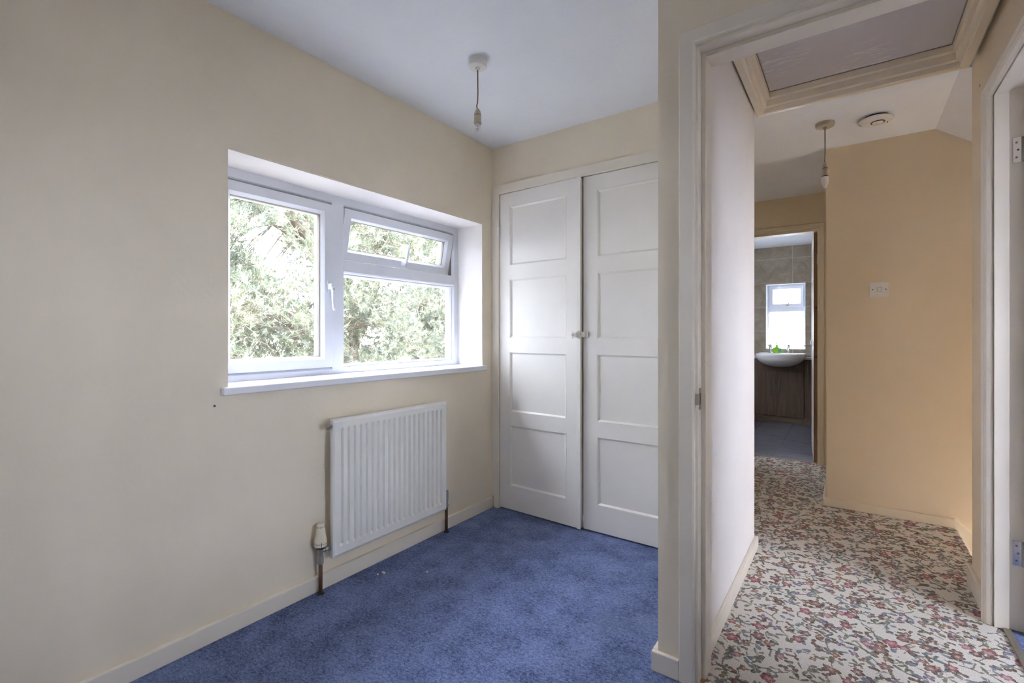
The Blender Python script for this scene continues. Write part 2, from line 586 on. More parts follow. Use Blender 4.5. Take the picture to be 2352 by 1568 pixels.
# ------------------------------------------------------------------ the setting
XL, YW, H = -1.8355, 2.366, 2.2437
XP, XH = -0.507, -0.402          # partition faces
YD0, YD1 = 1.517, 1.617          # wall with the doorway
XR = 0.426                       # hall right wall
YB = 3.591                       # magnolia wall
YBD = 4.664                      # bathroom door wall
YBW = 6.85                       # bathroom back wall
CB = 2.18                        # bathroom ceiling
YS = -1.3                        # wall behind the camera
XE = 0.60                        # right-hand wall beside the camera
XRR = 2.55                        # far wall of the room to the right
EPS = 0.0005


def structure(o, label, cat):
    return tag(o, label, cat, kind='structure')


# floors
structure(slab('floor', 'z', -0.12, 0.0, [XL - 0.3, XP, XE + 0.1], [YS - 0.2, YD0 + 0.012, YW + 0.1], lambda u, v: v < YD0 + 0.012 or u < XP, 'blue_carpet'),
          'blue carpet covering the bedroom floor below the radiator', 'floor')
structure(slab('floor_hall', 'z', -0.12, 0.0, [-1.3, XP, XH, 0.462, 0.47], [YD0 + 0.012, 2.60, 2.83, YB + 0.05, YBD + 0.05],
               lambda u, v: (u > XP and v < YB and not (u > 0.462 and v < 2.83)) or (v > 2.60 and u < XH) or (v > YB and u < XH + 0.45), 'floral'),
          'cream floral patterned carpet in the hallway', 'floor')
bx_ = structure(box('floor_bathroom', -1.6, 0.7, YBD + 0.05, YBW + 0.1, -0.12, -0.006, 'grout'), 'dark slate tiled bathroom floor', 'floor')
k = 0
tile_me = None
for i, x in enumerate([-1.545, -1.215, -0.885, -0.555, -0.225, 0.105, 0.435]):
    for j in range(5):
        y0 = YBD + 0.052 + j * 0.5 - (0.22 if i % 2 else 0.0)
        y0c, y1c = max(y0, YBD + 0.052), min(y0 + 0.496, YBW)
        if y1c - y0c < 0.05:
            continue
        box('tile', x + 0.002, x + 0.328, y0c, y1c, -0.03, 0.0, 'floortile', bx_, 0.0015, 1)
structure(slab('floor_right_room', 'z', -0.12, 0.0, [0.462, XE + 0.1, XRR + 0.1], [YS - 0.2, 1.56, 2.73], lambda u, v: u > XE + 0.1 or v > 1.56, 'blue_carpet'), 'blue carpet of the room beyond the right doorway', 'floor')

# ceilings
structure(slab('ceiling', 'z', H, H + 0.1, [XL - 0.3, XP, XE + 0.1], [YS - 0.2, YD0 + 0.05, YW + 0.2], lambda u, v: v < YD0 + 0.05 or u < XP + 0.05, 'ceiling'),
          'white painted bedroom ceiling with a pendant lamp', 'ceiling')
HX0, HX1, HY0, HY1 = -0.333, 0.337, 1.86, 2.642
structure(slab('ceiling_hall', 'z', H, H + 0.1, [-1.3, XP + 0.05, HX0 - 0.016, -0.08, HX1 + 0.016, 0.39, XR + 0.1], [YD0 + 0.05, HY0 - 0.016, 2.60, HY1 + 0.022, 2.80, YB + 0.05, YBD + 0.05],
               lambda u, v: not (HX0 - 0.016 < u < HX1 + 0.016 and HY0 - 0.016 < v < HY1 + 0.022) and not (u < XP + 0.05 and v < 2.60) and not (u > 0.39 and v > 2.80) and not (v > YB + 0.05 and u > 0.0), 'ceiling'),
          'white hallway ceiling around the loft hatch', 'ceiling')
# ceiling sloping down over the stairs
bm = bmesh.new()
sl = 0.72
pts = [(0.39, H), (2.7, H - sl * 2.31), (2.7, H - sl * 2.31 + 0.12), (0.39, H + 0.12)]
va = [bm.verts.new((x, 2.80, z)) for x, z in pts]
vb = [bm.verts.new((x, YB + 0.05, z)) for x, z in pts]
bm.faces.new(va)
bm.faces.new(list(reversed(vb)))
for i in range(4):
    j = (i + 1) % 4
    bm.faces.new([va[i], va[j], vb[j], vb[i]])
structure(from_bm('ceiling_stairs', bm, 'ceiling'), 'sloping white ceiling above the stairs', 'ceiling')
structure(box('ceiling_bathroom', -1.6, 0.7, YBD + 0.02, YBW + 0.35, CB, CB + 0.1, 'ceiling'), 'white bathroom ceiling', 'ceiling')
structure(box('ceiling_right_room', XR + 0.101, XRR + 0.1, YS - 0.2, 2.80, H, H + 0.1, 'ceiling'), 'ceiling of the room beyond the right doorway', 'ceiling')

# walls
WY0, WY1, WZ0, WZ1 = 0.802, 2.262, 0.872, 1.752
structure(slab('wall_left', 'x', XL - 0.30, XL, [YS - 0.1, WY0, WY1, YW + 0.33], [-0.1, WZ0, WZ1, H + 0.02],
               lambda u, v: not (WY0 < u < WY1 and WZ0 < v < WZ1), 'wall', bev=0.003), 'cream plastered wall with the wide window', 'wall')
structure(slab('wall_back', 'y', YW, YW + 0.06, [XL - 0.02, XL + 0.025, XP - 0.03, XP + 0.02], [-0.05, 1.965, H + 0.02],
               lambda u, v: v > 1.965, 'wall'), 'cream wall strip above the wardrobe doors', 'wall')
structure(box('wall_wardrobe_back', XL - 0.02, XH - 0.001, 2.602, 2.672, -0.05, H + 0.02, 'wall'), 'wall behind the wardrobe facing the passage', 'wall')
structure(slab('wall_partition', 'x', XP + 0.0003, XH, [YD1 - 0.02, 2.602], [-0.05, H + 0.02], lambda u, v: True, 'wall'), 'narrow partition wall end beside the doorway', 'wall')
box('hall_lining', XH - 0.0005, XH + 0.003, YD1, 2.672, -0.02, H + 0.01, 'wall_white')
structure(bpy.data.objects['hall_lining'], 'off white plaster face of the hallway partition', 'wall')
bpy.data.objects['hall_lining'].name = 'wall_hall_left'
DX0, DX1, DZ = -0.395, 0.395, 1.972
structure(slab('wall_doorway', 'y', YD0, YD1, [XP, DX0, DX1, XE + 0.02], [-0.05, DZ, H + 0.02], lambda u, v: not (DX0 < u < DX1 and v < DZ), 'wall', bev=0.006),
          'cream wall above and around the hallway doorway', 'wall')
RY0, RY1, RZ = 1.70, 2.485, 1.985
structure(slab('wall_hall_right', 'x', XR, XR + 0.10, [YD1, RY0, RY1, 2.83], [-0.05, RZ, H + 0.02], lambda u, v: not (RY0 < u < RY1 and v < RZ), 'wall_hall', bev=0.004),
          'magnolia hallway wall with the right-hand doorway', 'wall')
structure(box('wall_stairs', XR + 0.101, 2.72, 2.73, 2.83, -2.6, H + 0.02, 'wall_hall'), 'stairwell side wall', 'wall')
structure(slab('wall_stairs_end', 'x', 2.70, 2.80, [2.72, 2.86, 3.56, YB + 0.1], [-2.6, -1.4, 0.50, H + 0.02], lambda u, v: not (2.86 < u < 3.56 and -1.4 < v < 0.50), 'wall_hall'), 'stairwell end wall with a landing window', 'wall')
structure(box('wall_magnolia', -0.129, 2.72, YB, YB + 0.10, -2.6, H + 0.02, 'wall_hall', None, 0.004), 'magnolia wall with the light switch', 'wall')
structure(box('floor_stairs', 0.3, 2.8, 2.72, YB + 0.1, -2.7, -2.6, 'floral'), 'floral carpet at the foot of the stairs', 'floor')
structure(box('wall_stairs_head', 0.36, 0.46, 2.72, YB + 0.1, -2.6, -0.12, 'wall_hall'), 'wall below the top of the stairs', 'wall')
structure(box('wall_passage_right', -0.129, -0.03, YB + 0.1, YBD, -0.05, H + 0.02, 'wall_hall'), 'passage side wall beside the bathroom door', 'wall')
structure(box('wall_passage_left', -1.30, -1.20, 2.672, YBD, -0.05, H + 0.02, 'wall_hall'), 'far left wall of the passage', 'wall')
BX0, BX1, BZ = -0.965, -0.205, 1.955
structure(slab('wall_bathroom_door', 'y', YBD, YBD + 0.10, [-1.6, BX0, BX1, 0.7], [-0.05, BZ, H + 0.12], lambda u, v: not (BX0 < u < BX1 and v < BZ), 'wall_hall'),
          'magnolia wall around the bathroom door', 'wall')
structure(slab('wall_bathroom_left', 'x', -1.6, -1.5, [YBD + 0.1, 5.15, 5.95, YBW], [-0.05, 0.95, 2.0, CB + 0.02], lambda u, v: not (5.15 < u < 5.95 and 0.95 < v < 2.0), 'walltile'), 'left bathroom wall with an added fill window', 'wall')
structure(box('wall_bathroom_right', 0.6, 0.7, YBD + 0.1, YBW, -0.05, CB + 0.02, 'walltile'), 'right bathroom wall', 'wall')
VX0, VX1, VZ0, VZ1 = -0.888, -0.455, 0.892, 1.712
bwall = structure(slab('wall_bathroom_back', 'y', YBW + 0.0012, YBW + 0.30, [-1.6, VX0, VX1, 0.7], [-0.05, VZ0, VZ1, CB + 0.02],
                       lambda u, v: not (VX0 < u < VX1 and VZ0 < v < VZ1), 'grout'), 'taupe tiled bathroom wall around the small window', 'wall')
# each wall tile is its own piece, cut around the window
zs_ = [0.2, 0.505, 0.81, 1.115, 1.42, 1.725, 2.03, 2.335]
for j in range(len(zs_) - 1):
    z0, z1 = zs_[j] + 0.002, min(zs_[j + 1] - 0.002, CB)
    for i in range(-2, 2):
        x0, x1 = -0.592 + 0.6 * i + 0.002, -0.592 + 0.6 * (i + 1) - 0.002
        x0, x1 = max(x0, -1.499), min(x1, 0.599)
        segs = [(x0, x1, z0, z1)]
        if x0 < VX1 and x1 > VX0 and z0 < VZ1 and z1 > VZ0:
            segs = []
            if x0 < VX0 - 0.004: segs.append((x0, min(x1, VX0), z0, z1))
            if x1 > VX1 + 0.004: segs.append((max(x0, VX1), x1, z0, z1))
            a, b = max(x0, VX0), min(x1, VX1)
            if z0 < VZ0 - 0.004: segs.append((a, b, z0, VZ0))
            if z1 > VZ1 + 0.004: segs.append((a, b, VZ1, z1))
        for s_ in segs:
            box('tile', s_[0], s_[1], YBW, YBW + 0.0060, s_[2], s_[3], 'walltile', bwall, 0.001, 1)
structure(slab('wall_behind', 'y', YS - 0.1, YS, [XL - 0.1, -1.32, -0.94, XE + 0.1], [-0.05, 1.28, 1.70, H + 0.02], lambda u, v: not (-1.32 < u < -0.94 and 1.28 < v < 1.70), 'wall'), 'bedroom wall behind the camera with a small added fill window', 'wall')
structure(slab('wall_right', 'x', XE, XE + 0.10, [YS, 0.78, 1.22, YD1], [-0.05, 0.66, 2.0, H + 0.02], lambda u, v: not (0.78 < u < 1.22 and 0.66 < v < 2.0), 'wall'), 'bedroom wall to the right of the camera with an opening added for fill light', 'wall')  # opening added in the unseen wall to throw fill light on the window wall
structure(box('wall_right_room_north', XR + 0.101, XE + 0.1, YD1 - 0.1, YD1 + 0.05, -0.05, H + 0.02, 'wall'), 'short return wall beside the right doorway', 'wall')
EY0, EY1, EZ0, EZ1 = 0.20, 1.90, 0.85, 1.85
structure(slab('wall_right_room', 'x', XRR, XRR + 0.25, [YS - 0.1, EY0, EY1, 2.80], [-0.05, EZ0, EZ1, H + 0.02],
               lambda u, v: not (EY0 < u < EY1 and EZ0 < v < EZ1), 'wall_white'), 'window wall of the room beyond the right doorway', 'wall')
structure(box('wall_right_room_south', XE + 0.1, XRR + 0.1, YS - 0.1, YS, -0.05, H + 0.02, 'wall_white'), 'end wall of the room beyond the right doorway', 'wall')
# roof and outer skin keep daylight out except through the windows
structure(box('added_eaves', XL - 0.65, XL - 0.345, YS - 0.25, 2.9, 2.42, 2.58, 'doorwhite'), 'unseen white overhang added to cut sky light on the window side', 'added_eaves')  # added out of view to cut steep sky light on sill and reveal
structure(box('added_eaves_end', XL - 0.80, XRR + 0.3, YS - 0.75, YS - 0.255, 2.36, 2.58, 'doorwhite'), 'unseen white overhang added behind the camera to block the sun', 'added_eaves')  # added out of view to keep sun out of the rear fill window
structure(box('roof', XL - 0.35, XRR + 0.3, YS - 0.25, YBW + 0.35, 2.70, 2.80, 'brick'), 'flat roof slab over the house', 'roof')
structure(boxes('wall_outer', [(XL - 0.34, XL - 0.29, YS - 0.2, 0.6, -2.7, 2.7), (XL - 0.34, XL - 0.29, 2.4, 2.75, -2.7, 2.7), (XL - 0.34, XL - 0.29, 0.6, 2.4, -2.7, 0.7), (XL - 0.34, XL - 0.29, 0.6, 2.4, 1.95, 2.7),
                               
                               (XL - 0.3, -1.31, 2.70, 2.75, -2.7, 2.7)], 'brick'),
          'rendered outer skin of the house', 'wall')

# skirting boards
SK, SH = 0.018, 0.064


def skirting(name, segs, label, mat='gloss', h=SH):
    bm = bmesh.new()
    for s_ in segs:
        add_box(bm, *s_[:4], 0.0, s_[4] if len(s_) > 4 else h, bev=0.004)
    return structure(from_bm(name, bm, mat), label, 'skirting')


skirting('baseboard_left', [(XL, XL + SK, YS, YW - 0.022)], 'low cream skirting board under the window wall')
skirting('baseboard_partition', [(XP - 0.016, -0.4365, YD0 - 0.016, YD0), (XP - 0.016, XP - 0.0005, YD0 + 0.0005, YW - 0.022)], 'cream skirting wrapping the partition end')
skirting('baseboard_hall_left', [(XH + 0.003, XH + 0.02, YD1, 2.672 + 0.016, 0.056), (XP, XH + 0.0025, 2.6725, 2.672 + 0.016, 0.056)], 'cream skirting along the off white hallway wall')
skirting('baseboard_magnolia', [(-0.129 - 0.014, 0.471, YB - 0.018, YB, 0.052)], 'cream skirting along the magnolia wall', 'gloss_hall_dim')
skirting('baseboard_hall_right', [(XR - 0.016, XR, RY1 + 0.05, 2.83 + 0.012, 0.078), (XR + 0.0005, XR + 0.09, 2.8305, 2.83 + 0.012, 0.078)], 'cream skirting ending beside the right doorway')
skirting('baseboard_passage', [(-0.147, -0.129, YB + 0.001, YBD - 0.02, 0.052)], 'cream skirting along the passage wall', 'gloss_hall_dim')
# stair string running down the magnolia wall
bm = bmesh.new()
st = [(0.4705, 0.052), (2.5, 0.052 - 2.03 * 1.0), (2.5, -2.3), (0.9, -0.75), (0.4705, -0.3)]
va = [bm.verts.new((x, YB - 0.018, z)) for x, z in st]
vb = [bm.verts.new((x, YB, z)) for x, z in st]
bm.faces.new(va)
bm.faces.new(list(reversed(vb)))
for i in range(len(st)):
    j = (i + 1) % len(st)
    bm.faces.new([va[i], va[j], vb[j], vb[i]])
structure(from_bm('trim_1', bm, 'gloss_hall_dim'), 'cream stair string descending along the magnolia wall', 'trim')

# ------------------------------------------------------------------ staircase going down
stairs = empty('staircase', (0.47, 3.2, -0.2), 'floral carpeted stairs going down beside the magnolia wall', 'stairs')
box('nosing', 0.44, 0.482, 2.832, YB - 0.019, -0.035, 0.0004, 'floral', stairs, 0.012, 3)
for k in range(1, 10):
    box('step', 0.475 + 0.23 * (k - 1), 0.475 + 0.23 * k + 0.02, 2.832, YB - 0.019, -0.2 * k - 0.22, -0.2 * k, 'floral', stairs, 0.012, 2)

# ------------------------------------------------------------------ main window
XF = -2.035
win = empty('window_1', (XF, 1.53, WZ0), 'white plastic window with a tilted top light, above the radiator', 'window', kind='structure')


def wf(u, v, h):            # window plane: u along Y, v up, h towards the room
    return (XF + h, u, v)


FZ0, FZ1 = 0.889, 1.738
fy0, fy1 = WY0 + 0.001, WY1 - 0.001
ring('outer_frame', wf, fy0, fy1, FZ0 - 0.015, FZ1 + 0.013, [(0, -0.07), (0, 0.0), (0.036, 0.0), (0.040, -0.004), (0.046, -0.016), (0.046, -0.07)], 'upvc', win)
# mullion and transom
box('mullion', XF - 0.07, XF + 0.001, 1.358, 1.424, FZ0 + 0.012, FZ1 - 0.022, 'upvc', win, 0.004)
bm = bmesh.new()
prof = [(-0.07, 0.0), (0.0, 0.0), (0.0, 0.055), (-0.004, 0.062), (-0.016, 0.068), (-0.07, 0.068)]
ra = [bm.verts.new((XF + a, 1.424, 1.444 - b)) for a, b in prof]
rb = [bm.verts.new((XF + a, fy1 - 0.042, 1.444 - b)) for a, b in prof]
bm.faces.new(ra)
bm.faces.new(list(reversed(rb)))
for i in range(len(prof)):
    j = (i + 1) % len(prof)
    bm.faces.new([ra[i], ra[j], rb[j], rb[i]])
from_bm('transom', bm, 'upvc', win)
# left casement
PS = [(0, -0.062), (0, 0.008), (0.040, 0.008), (0.044, 0.003), (0.053, -0.010), (0.053, -0.062)]
cas = ring('casement', wf, fy0 + 0.044, 1.356, 0.921, 1.700, PS, 'upvc', win)
ring('gasket', wf, fy0 + 0.044 + 0.0531, 1.356 - 0.0531, 0.921 + 0.0531, 1.700 - 0.0531, [(0, -0.03), (0, -0.010), (0.003, -0.014), (0.003, -0.03)], 'gasket', cas)
box('pane', XF - 0.036, XF - 0.030, fy0 + 0.096, 1.304, 0.973, 1.648, 'glass', cas)


def handle(parent, y, z, up=False):
    """espagnolette handle: back plate, boss and a slim bowed lever"""
    bm = bmesh.new()
    add_box(bm, XF + 0.008, XF + 0.014, y - 0.010, y + 0.010, z - 0.028, z + 0.028, 0.002)
    s_ = 1 if up else -1
    add_box(bm, XF + 0.012, XF + 0.040, y - 0.009, y + 0.009, z - 0.014, z + 0.014, 0.004)
    pts = [(XF + 0.036, y, z + s_ * 0.0), (XF + 0.042, y + 0.001, z + s_ * 0.03), (XF + 0.040, y + 0.002, z + s_ * 0.065), (XF + 0.045, y + 0.002, z + s_ * 0.105), (XF + 0.047, y + 0.002, z + s_ * 0.117)]
    tube_bm(bm, pts, [0.008, 0.0085, 0.0075, 0.0065, 0.004], 8)
    return from_bm('window_handle', bm, 'upvc', parent)


hd = handle(cas, 1.337, 1.305)
lathe('key_button', [(0, 0.0), (0.004, 0.0), (0.004, 0.003), (0, 0.003)], (XF + 0.0455, 1.338, 1.292), 'steel', hd, 10, 'x')
# fixed pane lower right
box('pane', XF - 0.040, XF - 0.034, 1.420, fy1 - 0.042, 0.915, 1.380, 'glass', win)
bm = bmesh.new()
ring('x', wf, 1.4245, fy1 - 0.0465, 0.9195, 1.3755, [(0, -0.05), (0, -0.012), (0.004, -0.014), (0.011, -0.024), (0.011, -0.05)], 'upvc', None, bm)
from_bm('glazing_bead', bm, 'upvc', win)
# top light, hung at its top and pushed open at the bottom
top = ring('top_light', wf, 1.428, fy1 - 0.050, 1.448, 1.700, PS, 'upvc', win)
ring('gasket', wf, 1.428 + 0.0531, fy1 - 0.050 - 0.0531, 1.448 + 0.0531, 1.700 - 0.0531, [(0, -0.03), (0, -0.010), (0.003, -0.014), (0.003, -0.03)], 'gasket', top)
box('pane', XF - 0.036, XF - 0.030, 1.480, fy1 - 0.102, 1.500, 1.648, 'glass', top)
handle(top, 1.830, 1.474, True)
tilt = math.radians(11)
piv = Vector((XF + 0.004, 0, 1.700))
top.matrix_basis = Matrix.Translation(piv) @ Matrix.Rotation(tilt, 4, 'Y') @ Matrix.Translation(-piv)
box('friction_stay', XF - 0.060, XF - 0.046, fy1 - 0.050, fy1 - 0.0465, 1.45, 1.60, 'steel', win)
box('gap_shade', XF - 0.05, XF - 0.003, 1.3562, 1.3578, 0.922, 1.698, 'gasket', win)  # dark strips standing in for the shade inside the sash gaps
box('gap_shade', XF - 0.05, XF - 0.006, fy0 + 0.046, 1.356, 1.7002, 1.7048, 'gasket', win)
box('gap_shade', XF - 0.05, XF - 0.006, 1.426, fy1 - 0.048, 1.7002, 1.7048, 'gasket', win)
box('gap_shade', XF - 0.05, XF - 0.018, fy1 - 0.0497, fy1 - 0.0465, 1.448, 1.70, 'gasket', win)
# reveal lining, sill
sl_ = box('window_sill', XF - 0.01, XL + 0.024, WY0 - 0.024, WY1 + 0.018, WZ0 - 0.012, FZ0 - 0.001, 'sill', None, 0.005, 3)
structure(sl_, 'white painted window sill with rounded nosing', 'sill')
bm = bmesh.new()
add_box(bm, XF - 0.05, XL - 0.0025, WY0, WY0 + 0.0015, FZ0, WZ1)
add_box(bm, XF - 0.05, XL - 0.0025, WY1 - 0.0015, WY1, FZ0, WZ1)
add_box(bm, XF - 0.05, XL - 0.0025, WY0, WY1, WZ1 - 0.0015, WZ1)
structure(from_bm('trim_2', bm, 'wall_white'), 'white painted reveal around the wide window', 'trim')
portal('sky_portal', (XL - 0.29, (WY0 + WY1) / 2, (WZ0 + WZ1) / 2), (1, 0, 0), WY1 - WY0, WZ1 - WZ0)

# ------------------------------------------------------------------ fitted wardrobe
ward = empty('fitted_wardrobe', (-1.17, YW, 0), 'white built-in wardrobe with four-panel double doors in the alcove', 'wardrobe')


def wy(u, v, h):            # wardrobe plane: u along X, v up, h towards the room
    return (u, YW - h, v)


AR = 0.014
architrave('frame', wy, XL + 0.001, XP - 0.0005, 0.0665, 2.001, [(0, -0.03), (0, AR), (0.050, AR), (0.054, AR - 0.004), (0.054, -0.03)], 'gloss', ward)
boxes('plinth_block', [(XL + 0.019, XL + 0.056, YW - 0.019, YW + 0.03, 0.0, 0.066)], 'gloss', ward, 0.002)
box('back_board', XL + 0.03, XP - 0.03, YW + 0.19, YW + 0.20, 0.0, 1.965, 'plinth', ward)


def panel_door(x0, x1, z0, z1, pu, pz, name, bead=0.012, t=0.034):
    """door slab in the wardrobe plane with through openings filled by recessed panels"""
    us = sorted({x0, x1, *pu})
    zz = sorted({z0, z1, *[q for p in pz for q in p]})
    inside = lambda u, v: pu[0] < u < pu[1] and any(a < v < b for a, b in pz)
    d = slab(name, 'y', YW - 0.004, YW - 0.004 + t, us, zz, lambda u, v: not inside(u, v), 'wardrobe', ward, bev=0.0015)
    for a, b in pz:
        box('panel', pu[0] + 0.001, pu[1] - 0.001, YW - 0.004 + 0.010, YW - 0.004 + t - 0.008, a + 0.001, b - 0.001, 'wardrobe', d)
        bm = bmesh.new()
        ring('m', lambda u, v, h: (u, YW - 0.004 - h, v), pu[0], pu[1], a, b, [(0, 0.0002), (0.003, 0.0002), (bead, -0.0085), (bead, -0.011), (0, -0.011)], None, None, bm)
        from_bm('moulding', bm, 'wardrobe', d)
    return d


PZ = [(0.152, 0.523), (0.604, 0.970), (1.054, 1.415), (1.499, 1.860)]
dA = panel_door(-1.778, -1.213, 0.008, 1.944, (-1.701, -1.302), PZ, 'door')
dB = panel_door(-1.203, -0.566, 0.008, 1.944, (-1.119, -0.650), PZ, 'door')
# astragal strip on the meeting edge of the left door
box('cover_strip', -1.228, -1.205, YW - 0.016, YW - 0.0045, 0.010, 1.943, 'wardrobe', dA, 0.003)
for z in (1.725, 0.270):
    lathe('hinge', [(0, -0.045), (0.006, -0.045), (0.006, -0.016), (0.0068, -0.015), (0.006, -0.014), (0.006, 0.014), (0.0068, 0.015), (0.006, 0.016), (0.006, 0.045), (0, 0.045)], (-1.7805, YW - 0.018, z), 'wardrobe', dA, 12)
# painted rim catch and its keeper
cz = 1.077
ct = boxes('catch_plate', [(-1.256, -1.212, YW - 0.0215, YW - 0.0042, cz - 0.022, cz + 0.022), (-1.246, -1.216, YW - 0.040, YW - 0.016, cz - 0.014, cz + 0.014)], 'wardrobe', dA, 0.002)
lathe('knob', [(0, 0.0), (0.004, 0.0), (0.004, 0.012), (0.009, 0.015), (0.010, 0.021), (0.007, 0.026), (0, 0.027)], (-1.236, YW - 0.036, cz), 'wardrobe', ct, 14, '-y')
for sx in (-1.250, -1.219):
    for sz in (-0.018, 0.018):
        lathe('screw', [(0, 0.0), (0.0025, 0.0), (0.0025, 0.002), (0, 0.002)], (sx, YW - 0.0215, cz + sz), 'steel', ct, 8, '-y')
boxes('keeper', [(-1.2025, -1.172, YW - 0.012, YW - 0.0042, cz - 0.016, cz + 0.016), (-1.2025, -1.180, YW - 0.030, YW - 0.010, cz - 0.015, cz + 0.015)], 'wardrobe', dB, 0.002)
# the left leaf stands slightly ajar
piv = Vector((-1.778, YW, 0))
dA.matrix_basis = Matrix.Translation(piv) @ Matrix.Rotation(math.radians(-1.8), 4, 'Z') @ Matrix.Translation(-piv)

# ------------------------------------------------------------------ radiator
rad = empty('radiator', (-1.79, 1.53, 0.135), 'white ribbed panel radiator below the wide window', 'radiator')
RX, RY_0, RY_1, RZ0, RZ1 = -1.768, 1.188, 1.876, 0.136, 0.716
ng = 20
m0, m1 = RY_0 + 0.028, RY_1 - 0.026
per = (m1 - m0) / ng
ys = [RY_0, RY_0 + 0.006]
dep = [0.006, 0.0]
for i in range(ng):
    a = m0 + i * per
    ys += [a + per * 0.06, a + per * 0.26, a + per * 0.50, a + per * 0.66]
    dep += [0, 1, 1, 0]
ys += [RY_1 - 0.006, RY_1]
dep += [0.0, 0.006]
zs = [RZ0, RZ0 + 0.010, RZ0 + 0.040, RZ0 + 0.050, RZ1 - 0.046, RZ1 - 0.034, RZ1 - 0.010, RZ1]
zf = [None, 0, 0, 1, 1, 0, 0, None]
bm = bmesh.new()
gr = []
for zi, z in enumerate(zs):
    row = []
    for yi, y in enumerate(ys):
        if zf[zi] is None:
            d = 0.006
        elif dep[yi] == 1:
            d = 0.0110 * zf[zi]
        else:
            d = dep[yi]
        row.append(bm.verts.new((RX - d, y, z)))
    gr.append(row)
back = [[bm.verts.new((RX - 0.022, y, z)) for y in (RY_0, RY_1)] for z in (RZ0, RZ1)]
for a in range(len(zs) - 1):
    for b in range(len(ys) - 1):
        bm.faces.new([gr[a][b], gr[a][b + 1], gr[a + 1][b + 1], gr[a + 1][b]])
bm.faces.new([back[0][0], back[0][1], back[1][1], back[1][0]])
bm.faces.new([v for v in gr[0]] + [back[0][1], back[0][0]])
bm.faces.new([v for v in gr[-1]] + [back[1][1], back[1][0]])
bm.faces.new([r_[0] for r_ in gr] + [back[1][0], back[0][0]])
bm.faces.new([r_[-1] for r_ in gr] + [back[1][1], back[0][1]])
from_bm('panel', bm, 'radiator', rad)
# rolled seams at top and bottom, wall brackets
box('top_seam', RX - 0.026, RX - 0.004, RY_0 + 0.001, RY_1 - 0.001, RZ1 - 0.0045, RZ1 + 0.003, 'radiator', rad, 0.001)
box('bottom_seam', RX - 0.018, RX - 0.0005, RY_0 + 0.004, RY_1 - 0.004, RZ0 + 0.0085, RZ0 + 0.0115, 'radiator', rad, 0.001)
for y in (1.32, 1.75):
    box('bracket', XL, RX - 0.0215, y - 0.015, y + 0.015, RZ0 + 0.05, RZ1 - 0.05, 'radiator', rad)
PX = -1.797
lathe('bleed_plug', [(0, 0.0), (0.006, 0.0), (0.006, 0.012), (0.013, 0.014), (0.014, 0.024), (0.008, 0.030), (0, 0.030)], (RX - 0.014, RY_0 + 0.002, RZ1 - 0.024), 'steel', rad, 14, '-y')
# thermostatic valve, left
PY = 1.146
vz = 0.178
valve = lathe('valve_body', [(0, 0.125), (0.0125, 0.125), (0.0125, 0.150), (0.011, 0.154), (0.0105, 0.165), (0.0115, 0.170), (0.0115, 0.192), (0, 0.192)], (PX, PY, 0), 'steel', rad, 20)
lathe('valve_tail', [(0, 0.0), (0.008, 0.0), (0.008, 0.012), (0.011, 0.013), (0.011, 0.022), (0.007, 0.024), (0.007, 0.030), (0.016, 0.031), (0.016, 0.035), (0, 0.035)], (PX, PY + 0.006, vz - 0.002), 'chrome', valve, 16, 'y')
lathe('black_collar', [(0, 0.190), (0.019, 0.190), (0.020, 0.193), (0.020, 0.200), (0, 0.200)], (PX, PY, 0), 'black', valve, 24)
hd = lathe('thermostat_head', [(0, 0.199), (0.024, 0.199), (0.0255, 0.203), (0.0258, 0.2115), (0.0250, 0.2125), (0.0258, 0.2135), (0.0257, 0.222), (0.0242, 0.232), (0.0205, 0.246), (0.0190, 0.258), (0.0182, 0.284), (0.0165, 0.2865), (0.0150, 0.285), (0.0140, 0.289), (0, 0.290)], (PX, PY, 0), 'ivory', valve, 32)
bm = bmesh.new()
for i in range(22):
    a = 2 * math.pi * i / 22
    c_, s_ = math.cos(a), math.sin(a)
    v = [bm.verts.new((PX + r * c_ - w * s_, PY + r * s_ + w * c_, z)) for r, w, z in ((0.0186, -0.0008, 0.277), (0.0186, 0.0008, 0.277), (0.0182, 0.0008, 0.2848), (0.0182, -0.0008, 0.2848))]
    bm.faces.new(v)
from_bm('vent_slots', bm, 'dark_ink', hd)
# scale marks: star, 1, pointer and a ring line facing the room
bm = bmesh.new()
lathe_bm(bm, [(0.02585, 0.2118), (0.02595, 0.2122), (0.02595, 0.2128), (0.02585, 0.2132)], 32, (PX, PY, 0))
for a0, w, z0, z1 in ((-0.95, 0.0014, 0.2155, 0.2185), (-0.35, 0.0006, 0.2155, 0.2195), (0.85, 0.0006, 0.2155, 0.2195), (0.28, 0.0010, 0.2005, 0.2205)):
    ang = math.radians(-40) + a0
    c_, s_ = math.cos(ang), math.sin(ang)
    v = [bm.verts.new((PX + 0.0262 * c_ - q * s_, PY + 0.0262 * s_ + q * c_, z)) for q, z in ((-w, z0), (w, z0), (w, z1), (-w, z1))]
    bm.faces.new(v)
from_bm('scale_marks', bm, 'dark_ink', hd)
tube('supply_pipe', [(PX, PY, -0.01), (PX, PY, 0.13)], 0.0082, 'pipe', rad, 14)
lathe('pipe_collar', [(0.0082, 0.0), (0.016, 0.0), (0.014, 0.004), (0.0082, 0.005)], (PX, PY, 0.0), 'black', rad, 16)
